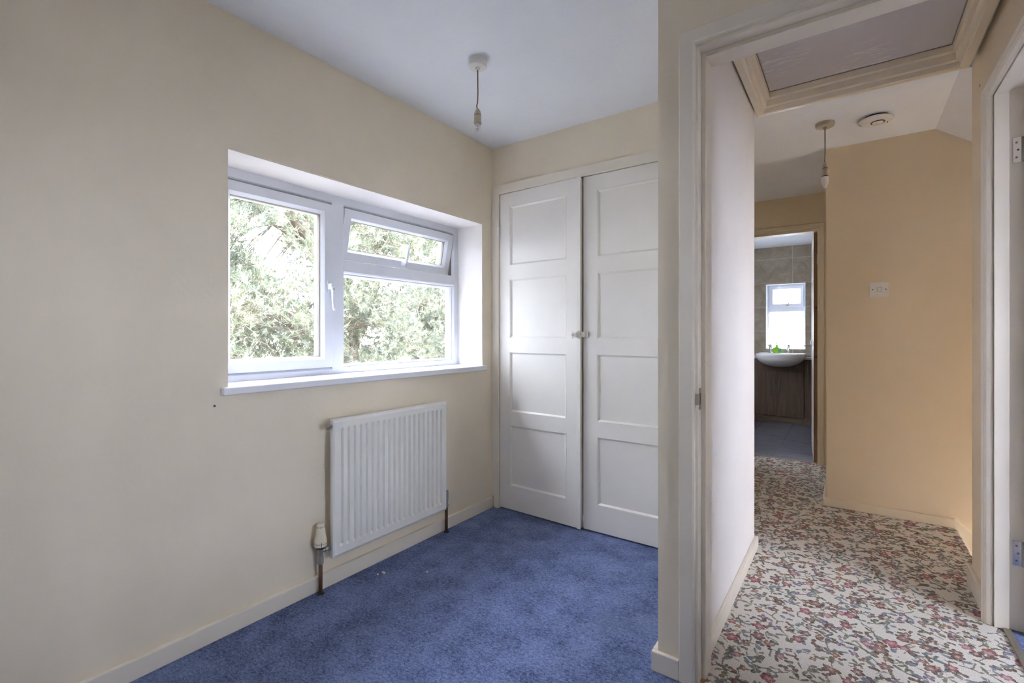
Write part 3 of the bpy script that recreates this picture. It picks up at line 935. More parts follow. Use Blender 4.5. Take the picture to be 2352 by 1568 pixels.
# lockshield valve, right
PY2 = 1.902
lv = lathe('lockshield_valve', [(0, 0.138), (0.0115, 0.138), (0.0115, 0.152), (0.0095, 0.154), (0.0095, 0.168), (0.0115, 0.172), (0.0105, 0.182), (0.0125, 0.186), (0.0118, 0.222), (0.010, 0.226), (0, 0.227)], (PX, PY2, 0), 'steel', rad, 16)
lathe('valve_tail', [(0, 0.0), (0.008, 0.0), (0.008, 0.022), (0, 0.022)], (PX, PY2 - 0.004, vz - 0.014), 'chrome', lv, 12, '-y')
tube('return_pipe', [(PX, PY2, -0.01), (PX, PY2, 0.142)], 0.0082, 'pipe', rad, 14)
lathe('pipe_collar', [(0.0082, 0.0), (0.015, 0.0), (0.013, 0.004), (0.0082, 0.005)], (PX, PY2, 0.0), 'black', rad, 16)


# ------------------------------------------------------------------ pendant lamps
def pendant(x, y, label, rose_r, rose_h, flex_end, hold_h, bulb_l, bulb_mat, rose_mat, hold_mat, clear, bend):
    root = empty('pendant_lamp', (x, y, H), label, 'lamp')
    lathe('ceiling_rose', [(0, 0), (rose_r, 0), (rose_r * 1.02, -rose_h * 0.3), (rose_r * 0.98, -rose_h * 0.9), (rose_r * 0.9, -rose_h), (0.010, -rose_h * 1.05), (0.009, -rose_h - 0.010), (0, -rose_h - 0.010)][::-1], (x, y, H), rose_mat, root, 32)
    z0, z1 = H - rose_h, flex_end
    tube('flex', [(x, y, z0), (x + bend * 0.2, y, z0 + (z1 - z0) * 0.3), (x + bend * 0.5, y, z0 + (z1 - z0) * 0.6), (x + bend * 0.1, y, z0 + (z1 - z0) * 0.84), (x - bend * 1.3, y, z0 + (z1 - z0) * 0.91), (x - bend * 1.1, y, z0 + (z1 - z0) * 0.95), (x, y, z1)], 0.0028, 'cord', root, 8)
    h0 = flex_end
    r = 0.0155
    lathe('lamp_holder', [(0, h0 + 0.002), (0.004, h0 + 0.002), (0.009, h0 - 0.004), (0.0135, h0 - 0.014), (r * 0.93, h0 - hold_h * 0.40), (r * 0.93, h0 - hold_h * 0.42), (r, h0 - hold_h * 0.46), (r, h0 - hold_h * 0.86), (r * 1.06, h0 - hold_h * 0.88), (r * 1.06, h0 - hold_h), (0.010, h0 - hold_h), (0, h0 - hold_h)][::-1], (x, y, 0), hold_mat, root, 24)
    lathe('holder_ring', [(0, h0 - hold_h * 0.415), (r * 0.98, h0 - hold_h * 0.415), (r * 0.98, h0 - hold_h * 0.455), (0, h0 - hold_h * 0.455)][::-1], (x, y, 0), 'black', root, 24)
    b0 = h0 - hold_h
    L = bulb_l
    prof_ = [(0.0150, b0 - 0.003), (0.0172, b0 - L * 0.22), (0.0172, b0 - L * 0.40), (0.0152, b0 - L * 0.62), (0.0105, b0 - L * 0.82), (0.005, b0 - L * 0.95), (0, b0 - L)][::-1] if not clear else None
    bulb = lathe('bulb', prof_ or [(0.0095, b0 - 0.001), (0.0105, b0 - 0.010), (0.0135, b0 - L * 0.25), (0.0165, b0 - L * 0.42), (0.0165, b0 - L * 0.52), (0.0140, b0 - L * 0.70), (0.0085, b0 - L * 0.88), (0.004, b0 - L * 0.97), (0, b0 - L)][::-1], (x, y, 0), bulb_mat, root, 24)
    if clear:
        lathe('bulb_cap', [(0, b0 - 0.014), (0.0105, b0 - 0.014), (0.0115, b0 - 0.009), (0.0115, b0 + 0.001), (0, b0 + 0.001)], (x, y, 0), 'chrome', bulb, 20)
        bm = bmesh.new()
        tube_bm(bm, [(x - 0.004, y, b0 - 0.012), (x - 0.005, y, b0 - 0.030), (x - 0.001, y, b0 - 0.034), (x + 0.003, y, b0 - 0.028), (x + 0.004, y, b0 - 0.012)], 0.0011, 6)
        tube_bm(bm, [(x, y, b0 - 0.012), (x, y + 0.001, b0 - 0.024)], 0.0028, 8)
        from_bm('filament', bm, 'steel', bulb)
    else:
        lathe('bulb_collar', [(0, b0 - 0.004), (0.0155, b0 - 0.004), (0.0155, b0 + 0.001), (0, b0 + 0.001)], (x, y, 0), 'black', bulb, 20)
    return root


pendant(-1.290, 1.556, 'pendant lamp with bare clear bulb on the bedroom ceiling', 0.039, 0.034, 2.034, 0.062, 0.078, 'bulb', 'rose', 'old_plastic', True, 0.0035)
pendant(-0.117, 3.140, 'pendant lamp with opal candle bulb on the hallway ceiling', 0.045, 0.022, 2.024, 0.072, 0.070, 'opal', 'old_plastic', 'old_plastic', False, 0.001)

# ------------------------------------------------------------------ smoke alarm
sm = empty('smoke_alarm', (0.108, 3.215, H), 'round white smoke alarm on the hallway ceiling', 'smoke alarm')
sx, sy = 0.108, 3.215
lathe('base', [(0, H), (0.058, H), (0.058, H - 0.012), (0, H - 0.012)][::-1], (sx, sy, 0), 'black', sm, 32)
lathe('cover', [(0, H - 0.011), (0.072, H - 0.011), (0.078, H - 0.015), (0.077, H - 0.020), (0.060, H - 0.030), (0.032, H - 0.036), (0, H - 0.036)][::-1], (sx, sy, 0), 'white_plastic', sm, 40)
bm = bmesh.new()
lathe_bm(bm, [(0.026, H - 0.0355), (0.031, H - 0.0355), (0.031, H - 0.0372), (0.026, H - 0.0372)], 32, (sx + 0.008, sy - 0.02, 0))
from_bm('test_button_ring', bm, 'black', sm)
lathe('test_button', [(0, H - 0.035), (0.0258, H - 0.035), (0.0255, H - 0.038), (0, H - 0.039)][::-1], (sx + 0.008, sy - 0.02, 0), 'white_plastic', sm, 32)
bm = bmesh.new()
for (u, v, du, dv) in ((-0.002, -0.022, 0.014, 0.001), (0.048, 0.006, 0.004, 0.012), (-0.035, 0.012, 0.016, 0.001)):
    add_box(bm, sx + u, sx + u + du, sy + v, sy + v + max(dv, 0.0015), H - 0.0395 if abs(u) < 0.03 and v < 0 else H - 0.0345, H - 0.030)
from_bm('markings', bm, 'dark_ink', sm)['kind'] = 'stuff'

# ------------------------------------------------------------------ light switch on magnolia wall
sw = empty('light_switch', (0.137, YB, 1.345), 'square white light switch on the magnolia wall', 'switch')
box('plate', 0.093, 0.181, YB - 0.009, YB, 1.301, 1.389, 'white_plastic', sw, 0.003, 3)
box('rocker_surround', 0.1265, 0.1475, YB - 0.0098, YB - 0.0085, 1.3325, 1.3595, 'gasket', sw)
box('rocker', 0.128, 0.146, YB - 0.014, YB - 0.009, 1.334, 1.358, 'white_plastic', sw, 0.0015)
for x in (0.1055, 0.1685):
    lathe('screw', [(0, 0), (0.0034, 0), (0.0034, 0.0012), (0, 0.0012)], (x, YB - 0.0088, 1.346), 'black', sw, 12, '-y')

# ------------------------------------------------------------------ loft hatch
lh = empty('loft_hatch', (0, 2.25, H), 'loft hatch with stepped wooden surround in the hallway ceiling', 'hatch')


def hf(u, v, h):
    return (u, v, H - h)


ring('surround', hf, -0.392, 0.404, HY0 - 0.07, 2.716, [(0, 0.0), (0, 0.050), (0.004, 0.056), (0.030, 0.058), (0.036, 0.054), (0.038, 0.034), (0.044, 0.031), (0.049, 0.029), (0.051, 0.0), (0.058, -0.003), (0.062, -0.006), (0.063, -0.045), (0.0, -0.045)], 'gloss_hall_dim', lh)
box('hatch_panel', HX0 - 0.01, HX1 + 0.01, HY0 - 0.01, HY1 + 0.012, H + 0.033, H + 0.05, 'hatch', lh)
boxes('edge_gap', [(HX0 - 0.004, HX0 + 0.0075, HY0, HY1 + 0.01, H + 0.031, H + 0.0332), (HX0, HX1, HY1 + 0.0065, HY1 + 0.0115, H + 0.031, H + 0.0332), (HX1 + 0.0, HX1 + 0.005, HY0, HY1 + 0.01, H + 0.031, H + 0.0332)], 'gasket', lh)
box('raw_plaster_strip', -0.37, -0.15, 2.7165, 2.742, H - 0.020, H + 0.001, 'plaster', lh, 0.003)
box('raw_plaster_corner', -0.3985, -0.3925, 2.62, 2.715, H - 0.034, H + 0.001, 'plaster', lh, 0.002)

# ------------------------------------------------------------------ doorway to the hall (door removed from view)
d1 = empty('door_1', (0, YD0, 0), 'cream painted door frame between the bedroom and hallway', 'doorway', kind='structure')


def d1f(u, v, h):
    return (u, YD0 - h, v)


architrave('architrave', d1f, -0.436, 0.436, 0.0, 2.015, [(0, 0.0), (0, 0.012), (0.003, 0.0145), (0.040, 0.0145), (0.045, 0.012), (0.047, 0.0)], 'gloss', d1)
LIN = 0.0105
bm = bmesh.new()
for s_ in (-1, 1):
    a, b = s_ * 0.395, s_ * 0.382
    add_box(bm, min(a, b), max(a, b), YD0, YD1 + 0.014, 0.0, DZ, 0.001)
add_box(bm, -0.382, 0.382, YD0, YD1 + 0.014, 1.959, DZ, 0.001)
from_bm('lining', bm, 'gloss', d1)
bm = bmesh.new()
for s_ in (-1, 1):
    a, b = s_ * 0.382, s_ * 0.369
    add_box(bm, min(a, b), max(a, b), YD0 + 0.042, YD1 + 0.014, 0.0, 1.959, 0.0015)
add_box(bm, -0.369, 0.369, YD0 + 0.042, YD1 + 0.014, 1.945, 1.959, 0.0015)
from_bm('door_stop', bm, 'gloss', d1)
sp = boxes('strike_plate', [(-0.3822, -0.3808, YD0 + 0.008, YD0 + 0.034, 0.846, 0.912), (-0.388, -0.3808, YD0 - 0.006, YD0 + 0.010, 0.862, 0.896)], 'brass', d1, 0.0004)
box('latch_hole', -0.3815, -0.3804, YD0 + 0.014, YD0 + 0.028, 0.862, 0.896, 'black', sp)
architrave('architrave_hall', lambda u, v, h: (u, YD1 + h, v), -0.4, 0.4, 0.0, 2.0, [(0, 0.0), (0, 0.013), (0.018, 0.013), (0.018, 0.0)], 'gloss', d1)

# ------------------------------------------------------------------ right-hand doorway
d2 = empty('door_2', (XR, 2.46, 0), 'open doorway with moulded surround on the right of the hallway', 'doorway', kind='structure')


def d2f(u, v, h):
    return (XR - h, u, v)


architrave('architrave', d2f, 1.66, 2.522, 0.0, 2.018, [(0, -0.001), (0, 0.010), (0.006, 0.016), (0.020, 0.018), (0.026, 0.026), (0.034, 0.027), (0.040, 0.021), (0.046, 0.021), (0.052, 0.015), (0.055, 0.006), (0.055, -0.001)], 'gloss', d2)
bm = bmesh.new()
add_box(bm, XR + 0.0, XR + 0.112, 2.474, 2.4845, 0.0, RZ, 0.001)
add_box(bm, XR + 0.0, XR + 0.112, 1.7005, 1.711, 0.0, RZ, 0.001)
add_box(bm, XR + 0.0, XR + 0.112, 1.711, 2.474, 1.974, RZ, 0.001)
from_bm('lining', bm, 'gloss', d2)
bm = bmesh.new()
add_box(bm, XR + 0.004, XR + 0.044, 2.460, 2.474, 0.0, 1.974, 0.0015)
add_box(bm, XR + 0.004, XR + 0.044, 1.711, 1.725, 0.0, 1.974, 0.0015)
add_box(bm, XR + 0.004, XR + 0.044, 1.725, 2.460, 1.960, 1.974, 0.0015)
from_bm('door_stop', bm, 'gloss', d2)
for z0 in (1.704, 0.238):
    hg = box('hinge', XR + 0.055, XR + 0.079, 2.4722, 2.4738, z0, z0 + 0.090, 'chrome', d2, 0.0004)
    lathe('pin', [(0, 0.0), (0.0045, 0.0), (0.0045, 0.09), (0, 0.09)], (XR + 0.0815, 2.470, z0), 'steel', hg, 12)
    for q in (0.018, 0.045, 0.072):
        lathe('screw', [(0, 0), (0.0035, 0), (0.0035, 0.0012), (0, 0.0012)], (XR + 0.064 + (0.004 if q == 0.045 else 0), 2.4722, z0 + q), 'gasket', hg, 8, '-y')
lf = box('door_leaf', XR + 0.083, XR + 0.79, 2.434, 2.470, 0.006, 1.970, 'doorwhite', d2, 0.002)
box('threshold_bar', 0.452, 0.474, 1.712, 2.4735, 0.0, 0.006, 'brass', d2, 0.002)

# ------------------------------------------------------------------ bathroom door
d3 = empty('door_3', (-0.585, YBD, 0), 'bathroom doorway with a white panelled door standing open', 'doorway', kind='structure')
architrave('architrave', lambda u, v, h: (u, YBD - h, v), -0.993, -0.177, 0.0, 1.999, [(0, 0.0), (0, 0.012), (0.006, 0.018), (0.030, 0.018), (0.040, 0.011), (0.048, 0.010), (0.049, 0.0)], 'gloss_hall_dim', d3)
bm = bmesh.new()
for a, b in ((-0.9645, -0.945), (-0.225, -0.2055)):
    add_box(bm, a, b, YBD, YBD + 0.104, 0.0, 1.9545, 0.001)
add_box(bm, -0.945, -0.225, YBD, YBD + 0.104, 1.934, 1.9545, 0.001)
from_bm('lining', bm, 'gloss_hall_dim', d3)


def d3leaf():
    """leaf modelled along +Y from its hinge edge; the face at -X is the panelled white side"""
    x0, x1, y0, y1 = -0.2545, -0.2235, YBD + 0.030, YBD + 0.735
    pz = [(0.20, 0.78), (0.98, 1.56), (1.66, 1.83)]
    ps = [(y0 + 0.10, y0 + 0.31), (y0 + 0.395, y0 + 0.605)]
    us = sorted({y0, y1, *[q for p in ps for q in p]})
    zz = sorted({0.008, 1.928, *[q for p in pz for q in p]})
    hole = lambda u, v: any(a < u < b for a, b in ps) and any(a < v < b for a, b in pz)
    d = slab('door_leaf', 'x', x0, x1, us, zz, lambda u, v: not hole(u, v), 'doorwhite', d3, 0.001)
    for a, b in ps:
        for c_, e_ in pz:
            box('panel', x0 + 0.010, x1 - 0.010, a + 0.001, b - 0.001, c_ + 0.001, e_ - 0.001, 'doorwhite', d)
    box('bare_edge', x0 + 0.0005, x1 - 0.0005, y0 - 0.002, y0 + 0.0005, 0.009, 1.927, 'rawwood', d)
    for z in (1.30, 0.89):
        lathe('knot', [(0, 0), (0.007, 0), (0.006, 0.001), (0, 0.001)], (x0 + 0.018, y0 - 0.002, z), 'black', d, 10, '-y')
    for z in (1.66, 0.20):
        box('hinge', x1 - 0.008, x1 + 0.006, y0 - 0.006, y0 - 0.0022, z, z + 0.085, 'chrome', d, 0.001)
    h = box('handle_plate', x0 - 0.007, x0, y1 - 0.075, y1 - 0.038, 0.86, 1.02, 'chrome', d, 0.002)
    bm = bmesh.new()
    tube_bm(bm, [(x0 - 0.004, y1 - 0.056, 0.972), (x0 - 0.050, y1 - 0.056, 0.972), (x0 - 0.056, y1 - 0.064, 0.972), (x0 - 0.056, y1 - 0.165, 0.970)], [0.009, 0.009, 0.0085, 0.0075], 10)
    from_bm('lever', bm, 'chrome', h)
    piv = Vector((x1, y0, 0))
    d.matrix_basis = Matrix.Translation(piv) @ Matrix.Rotation(math.radians(4.4), 4, 'Z') @ Matrix.Translation(-piv)


d3leaf()
box('threshold_bar', -0.945, -0.225, YBD + 0.036, YBD + 0.06, 0.0, 0.004, 'brass', d3, 0.001)

# ------------------------------------------------------------------ bathroom window
YV = YBW + 0.12
w2 = empty('window_2', (-0.67, YV, VZ0), 'small frosted bathroom window above the basin', 'window', kind='structure')


def vf(u, v, h):
    return (u, YV - h, v)


ring('outer_frame', vf, VX0 + 0.001, VX1 - 0.001, VZ0 + 0.001, VZ1 - 0.001, [(0, -0.06), (0, 0.0), (0.020, 0.0), (0.026, -0.012), (0.026, -0.06)], 'upvc', w2)
box('transom', VX0 + 0.022, VX1 - 0.022, YV - 0.002, YV + 0.06, 1.366, 1.426, 'upvc', w2, 0.003)
tl = ring('top_light', vf, VX0 + 0.028, VX1 - 0.028, 1.428, VZ1 - 0.022, [(0, -0.05), (0, 0.008), (0.034, 0.008), (0.044, -0.008), (0.044, -0.05)], 'upvc', w2)
box('pane', VX0 + 0.07, VX1 - 0.07, YV + 0.026, YV + 0.032, 1.470, VZ1 - 0.064, 'frosted', tl)
bm = bmesh.new()
add_box(bm, -0.680, -0.645, YV - 0.014, YV - 0.006, 1.436, 1.450, 0.002)
tube_bm(bm, [(-0.660, YV - 0.018, 1.444), (-0.636, YV - 0.030, 1.485), (-0.600, YV - 0.036, 1.535)], [0.006, 0.0055, 0.004], 8)
from_bm('window_handle', bm, 'steel', tl)
ring('glazing_bead', vf, VX0 + 0.027, VX1 - 0.027, VZ0 + 0.018, 1.367, [(0, -0.05), (0, -0.006), (0.010, -0.016), (0.010, -0.05)], 'upvc', w2)
box('pane', VX0 + 0.034, VX1 - 0.034, YV + 0.030, YV + 0.036, VZ0 + 0.024, 1.362, 'frosted', w2)
bm = bmesh.new()
add_box(bm, VX0, VX0 + 0.003, YBW - 0.003, YV, VZ0, VZ1)
add_box(bm, VX1 - 0.003, VX1, YBW - 0.003, YV, VZ0, VZ1)
add_box(bm, VX0, VX1, YBW - 0.003, YV, VZ1 - 0.003, VZ1)
add_box(bm, VX0, VX1, YBW - 0.003, YV, VZ0, VZ0 + 0.003)
structure(from_bm('trim_3', bm, 'sill'), 'white reveal trim of the small bathroom window', 'trim')
portal('sky_portal', ((VX0 + VX1) / 2, YBW + 0.29, (VZ0 + VZ1) / 2), (0, -1, 0), VX1 - VX0, VZ1 - VZ0)

# ------------------------------------------------------------------ window of the room to the right (out of view, real opening)
w3 = empty('window_3', (XRR + 0.1, 0.1, EZ0), 'white window of the room beyond the right doorway', 'window', kind='structure')


def ef(u, v, h):
    return (XRR + 0.12 - h, u, v)


ring('outer_frame', ef, EY0 + 0.001, EY1 - 0.001, EZ0 + 0.001, EZ1 - 0.001, [(0, -0.06), (0, 0.0), (0.05, 0.0), (0.056, -0.012), (0.056, -0.06)], 'upvc', w3)
box('mullion', XRR + 0.119, XRR + 0.18, 1.02, 1.08, EZ0 + 0.05, EZ1 - 0.05, 'upvc', w3, 0.003)
for a, b in ((EY0 + 0.05, 1.025), (1.075, EY1 - 0.05)):
    box('pane', XRR + 0.148, XRR + 0.154, a, b, EZ0 + 0.05, EZ1 - 0.05, 'glass', w3)
portal('sky_portal', (XRR + 0.24, (EY0 + EY1) / 2, (EZ0 + EZ1) / 2), (-1, 0, 0), EY1 - EY0, EZ1 - EZ0)

# bathroom side window added for fill light, and landing window, both out of view
w4 = empty('fill_window_4', (-1.55, 5.7, 0.95), 'frosted side window added unseen to brighten the bathroom', 'window', kind='structure')
ring('outer_frame', lambda u, v, h: (-1.57 + h, u, v), 5.151, 5.949, 0.951, 1.999, [(0, -0.025), (0, 0.02), (0.05, 0.02), (0.05, -0.025)], 'upvc', w4)
box('pane', -1.575, -1.569, 5.20, 5.90, 1.0, 1.95, 'frosted', w4)
portal('sky_portal', (-1.60, 5.55, 1.475), (1, 0, 0), 0.8, 1.05)
w5 = empty('window_5', (2.75, 3.2, -1.25), 'landing window at the foot of the stairs', 'window', kind='structure')
ring('outer_frame', lambda u, v, h: (2.77 - h, u, v), 2.861, 3.559, -1.399, 0.499, [(0, -0.025), (0, 0.02), (0.05, 0.02), (0.05, -0.025)], 'upvc', w5)
box('pane', 2.769, 2.775, 2.91, 3.51, -1.35, 0.45, 'glass', w5)
portal('sky_portal', (2.80, 3.21, -0.45), (-1, 0, 0), 0.70, 1.9)

w6 = empty('fill_window_6', (-1.13, YS - 0.05, 1.28), 'small window added behind the camera for fill light', 'window', kind='structure')  # added fill source for the wardrobe and doorway wall
ring('outer_frame', lambda u, v, h: (u, YS - 0.06 + h, v), -1.319, -0.941, 1.281, 1.699, [(0, -0.025), (0, 0.02), (0.03, 0.02), (0.03, -0.025)], 'upvc', w6)
box('pane', -1.292, -0.968, YS - 0.065, YS - 0.060, 1.308, 1.672, 'glass', w6)
portal('sky_portal', (-1.13, YS - 0.1, 1.49), (0, 1, 0), 0.38, 0.42)

# ------------------------------------------------------------------ bathroom furniture
YC = 6.60
vu = empty('vanity_unit', (-0.8, YC, 0), 'dark walnut vanity unit with long bar handles below the basin', 'cabinet')
box('carcass', -1.345, -0.452, YC + 0.020, YBW - 0.002, 0.08, 0.775, 'darkwood', vu)
box('fascia', -1.345, -0.452, YC, YC + 0.019, 0.627, 0.775, 'darkwood', vu, 0.001)
box('plinth', -1.345, -0.452, YC + 0.012, YC + 0.03, 0.0, 0.078, 'plinth', vu)


def bar(parent, x, z0, z1):
    bm = bmesh.new()
    tube_bm(bm, [(x, YC - 0.028, z0), (x, YC - 0.028, z1)], 0.006, 10)
    for z in (z0 + 0.03, z1 - 0.03):
        tube_bm(bm, [(x, YC - 0.028, z), (x, YC + 0.0, z)], 0.0045, 8)
    from_bm('bar_handle', bm, 'chrome', parent)


for x0, x1, hx in ((-1.343, -1.043, -1.09), (-1.040, -0.740, -0.775), (-0.737, -0.454, -0.712)):
    d = box('door', x0, x1, YC, YC + 0.019, 0.081, 0.623, 'darkwood', vu, 0.001)
    bar(d, hx, 0.345, 0.565)
su = empty('side_cabinet', (-0.25, YC, 0), 'narrow dark walnut cabinet between the vanity and the open door', 'cabinet')
box('carcass', -0.449, 0.10, YC + 0.020, YBW - 0.002, 0.08, 0.775, 'darkwood', su)
box('plinth', -0.449, 0.10, YC + 0.012, YC + 0.03, 0.0, 0.078, 'plinth', su)
for x0, x1, hx in ((-0.447, -0.178, -0.415), (-0.175, 0.098, 0.05)):
    d = box('door', x0, x1, YC, YC + 0.019, 0.081, 0.772, 'darkwood', su, 0.001)
    bar(d, hx, 0.50, 0.725)
tag(box('worktop', -1.36, 0.11, YC - 0.012, YBW - 0.002, 0.776, 0.800, 'worktop', None, 0.004), 'pale worktop on the walnut bathroom cabinets', 'worktop')
# semi-recessed basin
bm = bmesh.new()
BCX, BCY, BRX, BRY = -0.700, 6.565, 0.262, 0.235
lev = []
seg = 40


def plan(sc, z, ins=0.0):
    row = []
    for i in range(seg):
        a = 2 * math.pi * i / seg
        ca, sa = math.cos(a), math.sin(a)
        e = 0.8 if sa < 0 else 0.35
        x = BCX + (BRX * sc - ins) * math.copysign(abs(ca) ** e, ca)
        y = BCY + (BRY * sc - ins) * math.copysign(abs(sa) ** (0.8 if sa < 0 else 0.5), sa)
        row.append(bm.verts.new((x, y, z)))
    return row


D = 0.142
for k in range(9):
    t = k / 8.0
    lev.append(plan(max(0.25, math.sqrt(max(0, 1 - (1 - t) ** 2.0 * 0.94))), 0.862 - 0.022 - D * (1 - t)))
lev.append(plan(1.01, 0.858))
lev.append(plan(1.0, 0.862))
lev.append(plan(0.93, 0.862))
for t in (0.86, 0.75, 0.55, 0.3):
    lev.append(plan(t, 0.862 - 0.13 * math.sqrt(max(0, 1 - (t / 0.93) ** 2))))
for a, b in zip(lev, lev[1:]):
    for i in range(seg):
        j = (i + 1) % seg
        bm.faces.new([a[i], a[j], b[j], b[i]])
bm.faces.new(lev[0])
bm.faces.new(list(reversed(lev[-1])))
bs = empty('wash_basin', (BCX, BCY, 0.70), 'white ceramic semi-recessed basin under the small window', 'basin')
from_bm('bowl', bm, 'ceramic', bs, True)
box('tap_ledge', -0.93, -0.47, 6.70, YBW - 0.002, 0.8185, 0.860, 'ceramic', bs, 0.006, 3)
bs.location.z -= 0.0175


def tap(x, label):
    t = empty('tap', (x, 6.745, 0.862), label, 'tap', 'pillar taps on the basin')
    lathe('body', [(0, 0), (0.020, 0), (0.018, 0.006), (0.013, 0.010), (0.012, 0.055), (0.015, 0.060), (0.015, 0.070), (0, 0.071)], (x, 6.745, 0.861), 'chrome', t, 16)
    bm = bmesh.new()
    tube_bm(bm, [(x, 6.740, 0.905), (x, 6.70, 0.918), (x, 6.660, 0.918), (x, 6.645, 0.905)], [0.011, 0.010, 0.010, 0.010], 10)
    from_bm('spout', bm, 'chrome', t)
    bm = bmesh.new()
    lathe_bm(bm, [(0, 0.068), (0.013, 0.068), (0.017, 0.080), (0.017, 0.102), (0.010, 0.108), (0, 0.108)], 12, (x, 6.745, 0.861))
    add_box(bm, x - 0.028, x + 0.004, 6.739, 6.751, 0.950, 0.962, 0.003)
    from_bm('tap_handle', bm, 'chrome', t)
    t.location.z -= 0.0175


tap(-0.822, 'chrome basin tap on the left of the soap bottle')
tap(-0.628, 'chrome basin tap on the right of the soap bottle')
so = empty('soap_bottle', (-0.755, 6.72, 0.862), 'green liquid soap bottle with pump between the taps', 'bottle')
bm = bmesh.new()
add_box(bm, -0.794, -0.706, 6.70, 6.745, 0.861, 0.925, 0.012, 3)
from_bm('body', bm, 'soap', so, True)
lathe('shoulder', [(0.034, 0.920), (0.022, 0.934), (0.012, 0.940), (0.012, 0.950), (0, 0.950)], (-0.75, 6.722, 0), 'soap', so, 16)
bm = bmesh.new()
lathe_bm(bm, [(0, 0.946), (0.014, 0.946), (0.014, 0.960), (0.004, 0.963), (0.004, 0.985), (0.012, 0.987), (0.010, 0.996), (0, 0.997)], 14, (-0.75, 6.722, 0))
tube_bm(bm, [(-0.75, 6.722, 0.990), (-0.75, 6.690, 0.988), (-0.75, 6.684, 0.980)], 0.004, 8)
from_bm('pump', bm, 'soapcap', so)
box('label', -0.735, -0.712, 6.6988, 6.6998, 0.872, 0.905, 'soaplabel', so)
so.location.z -= 0.0175

# ------------------------------------------------------------------ small things: nail, mark, paint flakes
def at_left(y, z):
    return (XL, y, z)


lathe('nail', [(0, 0), (0.004, 0), (0.0035, 0.003), (0, 0.004)], (XL - 0.001, 0.757, 0.825), 'black', None, 8, 'x')
tag(bpy.data.objects['nail'], 'tiny dark nail in the cream wall left of the radiator', 'nail')
o = box('wall_nick', XR - 0.0012, XR + 0.001, 2.669, 2.674, 2.082, 2.093, 'black', None)
tag(o, 'small dark nick in the magnolia wall above the right doorway corner', 'mark')
for (x, y, r, a, lab) in ((-1.720, 1.411, 0.011, 0.3, 'largest cream paint flake on the blue carpet below the radiator'), (-1.728, 1.385, 0.006, 1.2, 'tiny cream flake on the carpet beside the largest flake'),
                          (-1.565, 1.530, 0.008, 2.2, 'grey white flake lying out on the open blue carpet')):
    bm = bmesh.new()
    rnd = random.Random(int(r * 1e5))
    va = []
    for i in range(7):
        t = a + 2 * math.pi * i / 7
        q = r * rnd.uniform(0.6, 1.1)
        va.append((x + q * math.cos(t), y + 0.6 * q * math.sin(t)))
    lo = [bm.verts.new((p, q, 0.0005)) for p, q in va]
    hi = [bm.verts.new((p, q, 0.003 + 0.002 * rnd.random())) for p, q in va]
    bm.faces.new(lo)
    bm.faces.new(hi)
    for i in range(7):
        j = (i + 1) % 7
        bm.faces.new([lo[i], lo[j], hi[j], hi[i]])
    tag(from_bm('paint_flake', bm, 'flake'), lab, 'flake', 'paint flakes on the blue carpet')

# ------------------------------------------------------------------ garden: ground and pine tree
structure(box('ground', -120, 60, -60, 140, -2.9, -2.7, 'grass'), 'gravel garden below the window', 'ground')


def pine(seed, base, label, limbs, clusters, gap, name='pine_tree'):
    rnd = random.Random(seed)
    root = empty(name, base, label, 'tree')
    nodes = []
    for pts, r0, r1 in limbs:
        n = len(pts)
        nm = 'trunk' if r0 > 0.12 else 'branch'
        tube(nm, pts, [r0 + (r1 - r0) * i / (n - 1) for i in range(n)], 'bark', root, 9)
        for i in range(n - 1):
            for t in (0, 0.33, 0.66):
                nodes.append(Vector(pts[i]).lerp(Vector(pts[i + 1]), t))
    verts, faces, tint = [], [], []
    tw = bmesh.new()
    for c, sc, coarse in clusters:
        c = Vector(c)
        if gap and gap(c):
            continue
        near = min(nodes, key=lambda q: (q - c).length)
        mid = near.lerp(c, 0.5) + Vector((rnd.uniform(-.1, .1), rnd.uniform(-.1, .1), rnd.uniform(0.0, .2)))
        tube_bm(tw, [near, mid, c], [0.010, 0.007, 0.004], 4)
        for _ in range(int((13 if coarse else 40) * sc)):
            d = Vector((rnd.gauss(0, 1), rnd.gauss(0, 1), rnd.gauss(0, .62)))
            d = d.normalized() * (rnd.random() ** 0.5)
            p = c + d * 0.40 * sc
            ax = (d + Vector((rnd.uniform(-.5, .5), rnd.uniform(-.5, .5), rnd.uniform(0.0, .9)))).normalized()
            tn = rnd.random()
            if not coarse and rnd.random() < 0.3:
                tube_bm(tw, [c.lerp(p, 0.3), p], [0.004, 0.002], 3)
            for _n in range(9 if coarse else 17):
                w = Vector((rnd.gauss(0, 1), rnd.gauss(0, 1), rnd.gauss(0, 1)))
                dr = (ax * rnd.uniform(0.5, 1.3) + w * 0.45).normalized()
                L = rnd.uniform(0.06, 0.11) * (1.7 if coarse else 1)
                sd = dr.cross(Vector((rnd.gauss(0, 1), rnd.gauss(0, 1), rnd.gauss(0, 1)))).normalized() * (0.013 if coarse else 0.0043)
                s0 = p + ax * rnd.uniform(-.05, .04)
                k0 = len(verts)
                verts.extend([s0 - sd, s0 + sd, s0 + dr * L])
                faces.append((k0, k0 + 1, k0 + 2))
                tint.append(min(1, max(0, tn + rnd.uniform(-.25, .25))))
    from_bm('twigs', tw, 'bark', root)['kind'] = 'stuff'
    me = bpy.data.meshes.new('needles')
    me.from_pydata([tuple(v) for v in verts], [], faces)
    at = me.attributes.new('tint', 'FLOAT', 'FACE')
    at.data.foreach_set('value', tint)
    link('needles', me, 'foliage', root)['kind'] = 'stuff'
    return root


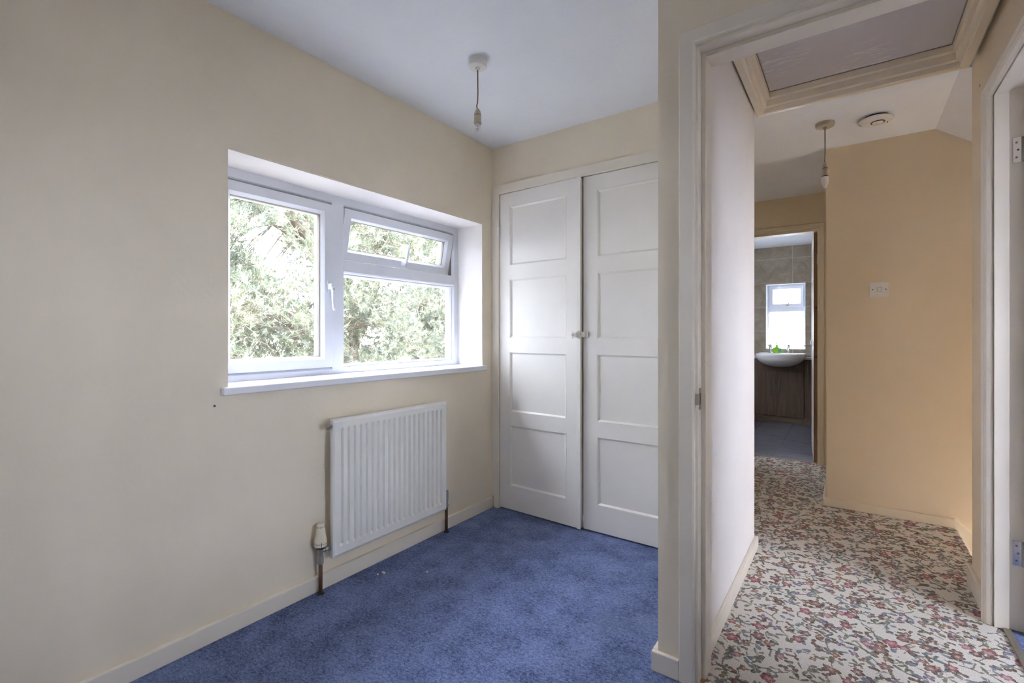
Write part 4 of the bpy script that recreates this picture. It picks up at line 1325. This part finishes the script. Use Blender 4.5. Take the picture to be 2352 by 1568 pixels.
rnd = random.Random(11)
limbs = [
    ([(-7.6, 5.3, -2.75), (-7.5, 5.2, -1.0), (-7.35, 5.1, 0.4), (-7.2, 4.85, 1.5), (-7.0, 4.45, 2.3), (-6.9, 4.0, 2.75), (-6.9, 3.6, 3.3), (-7.0, 3.2, 4.2), (-7.1, 3.0, 5.2)], 0.17, 0.02),
    ([(-7.35, 5.1, 0.4), (-7.5, 5.7, 1.3), (-7.6, 6.1, 2.1), (-7.6, 6.3, 3.0), (-7.5, 6.6, 4.2), (-7.4, 6.8, 5.2)], 0.10, 0.02),
    ([(-7.0, 4.45, 2.3), (-6.6, 4.3, 2.7), (-6.5, 3.9, 3.0)], 0.05, 0.02),
    ([(-7.0, 4.2, 2.5), (-7.1, 3.75, 2.75), (-7.2, 3.2, 3.2)], 0.05, 0.02),
    ([(-7.35, 5.1, 0.5), (-6.9, 4.7, 1.05), (-6.7, 4.2, 1.2), (-6.6, 3.8, 1.0)], 0.06, 0.02),
    ([(-7.4, 5.2, 0.0), (-6.8, 4.6, 0.55), (-6.6, 4.1, 0.6), (-6.5, 3.6, 0.3)], 0.055, 0.02),
    ([(-7.4, 5.2, -0.1), (-7.0, 6.1, 0.6), (-6.9, 6.8, 1.0), (-6.8, 7.4, 1.1)], 0.07, 0.02),
    ([(-7.5, 5.2, -0.4), (-7.2, 6.2, 0.3), (-7.1, 7.1, 0.5), (-7.1, 7.8, 0.3)], 0.06, 0.02),
    ([(-7.3, 5.0, 0.9), (-8.0, 4.2, 1.4), (-8.4, 3.4, 1.6)], 0.06, 0.02),
]
cl = []
for _ in range(1280):
    x = rnd.uniform(-8.8, -5.9)
    k = x / -7.0
    cl.append(((x, (rnd.uniform(2.3, 8.6) if _ < 820 else rnd.uniform(-2.6, 2.3)) * k, 1.08 + rnd.uniform(-1.0, 2.25) * k), rnd.uniform(0.7, 1.15), _ >= 820))  # coarse clusters are an unseen side of the crown, added to block sky


for _ in range(460):  # upper crown, shaped to block sky light above the view
    x = rnd.uniform(-8.8, -5.6)
    k = x / -7.0
    y = rnd.uniform(-2.6, 9.2)
    cl.append(((x, y * k, 1.08 + rnd.uniform(2.2, 4.8 if y < 0.6 else 2.7) * k), rnd.uniform(0.8, 1.2), True))


def gap(c):
    k = c.x / -7.0
    y, z = c.y / k, 1.08 + (c.z - 1.08) / k
    if ((y - 3.75) / 0.62) ** 2 + ((z - 2.22 + 0.35 * (y - 3.75)) / 0.30) ** 2 < 1: return True
    if ((y - 5.6) / 0.35) ** 2 + ((z - 0.95) / 0.20) ** 2 < 1: return True
    if ((y - 6.0) / 0.5) ** 2 + ((z - 1.95) / 0.14) ** 2 < 1: return True
    return False


tree = pine(5, (-7.6, 5.3, -2.75), 'sunlit pine tree with forked brown branches outside the window', limbs, cl, gap)
tree['group'] = 'garden pines'
limbs2 = [  # unseen pine, added to block sky light falling on wardrobe and reveal
    ([(-5.2, -7.2, -2.75), (-5.2, -7.1, 0.0), (-5.1, -7.0, 2.6), (-5.0, -6.9, 5.6), (-5.0, -6.9, 9.0)], 0.24, 0.04),
    ([(-5.2, -7.1, 0.4), (-5.3, -6.0, 1.6), (-5.3, -5.0, 2.6)], 0.08, 0.03),
    ([(-5.2, -7.1, 0.8), (-5.2, -8.3, 1.8), (-5.2, -9.6, 2.4)], 0.08, 0.03),
    ([(-5.1, -7.0, 2.6), (-5.2, -5.8, 3.6), (-5.2, -5.0, 4.2)], 0.06, 0.02),
    ([(-5.0, -6.9, 5.6), (-5.2, -5.8, 6.6), (-5.2, -5.2, 7.2)], 0.06, 0.02),
    ([(-5.0, -6.9, 6.0), (-5.0, -8.2, 7.0), (-5.0, -9.4, 7.6)], 0.06, 0.02),
]
cl2 = [((rnd.uniform(-9.0, -3.4), rnd.uniform(-9.6, -4.4), rnd.uniform(-0.6, 9.4)), rnd.uniform(0.9, 1.3), True) for _ in range(1250)]
pine(9, (-5.2, -7.2, -2.75), 'second pine added out of view to keep sky light off the window', limbs2, cl2, None)['group'] = 'garden pines'
limbs3 = [
    ([(-12.4, 9.0, -2.75), (-12.4, 9.0, 0.5), (-12.3, 8.9, 2.8), (-12.3, 8.8, 4.4)], 0.20, 0.04),
    ([(-12.4, 9.0, 0.2), (-12.5, 7.5, 1.0), (-12.5, 6.0, 1.4)], 0.08, 0.03),
    ([(-12.4, 9.0, 0.3), (-12.5, 10.8, 1.2), (-12.5, 12.4, 1.6)], 0.08, 0.03),
]
cl3 = [((rnd.uniform(-13.6, -11.0), rnd.uniform(3.4, 14.6), rnd.uniform(-1.4, 4.6)), rnd.uniform(0.9, 1.3), True) for _ in range(620)]
pine(14, (-12.4, 9.0, -2.75), 'paler pine standing further back behind the forked branches', limbs3, cl3, gap)['group'] = 'garden pines'
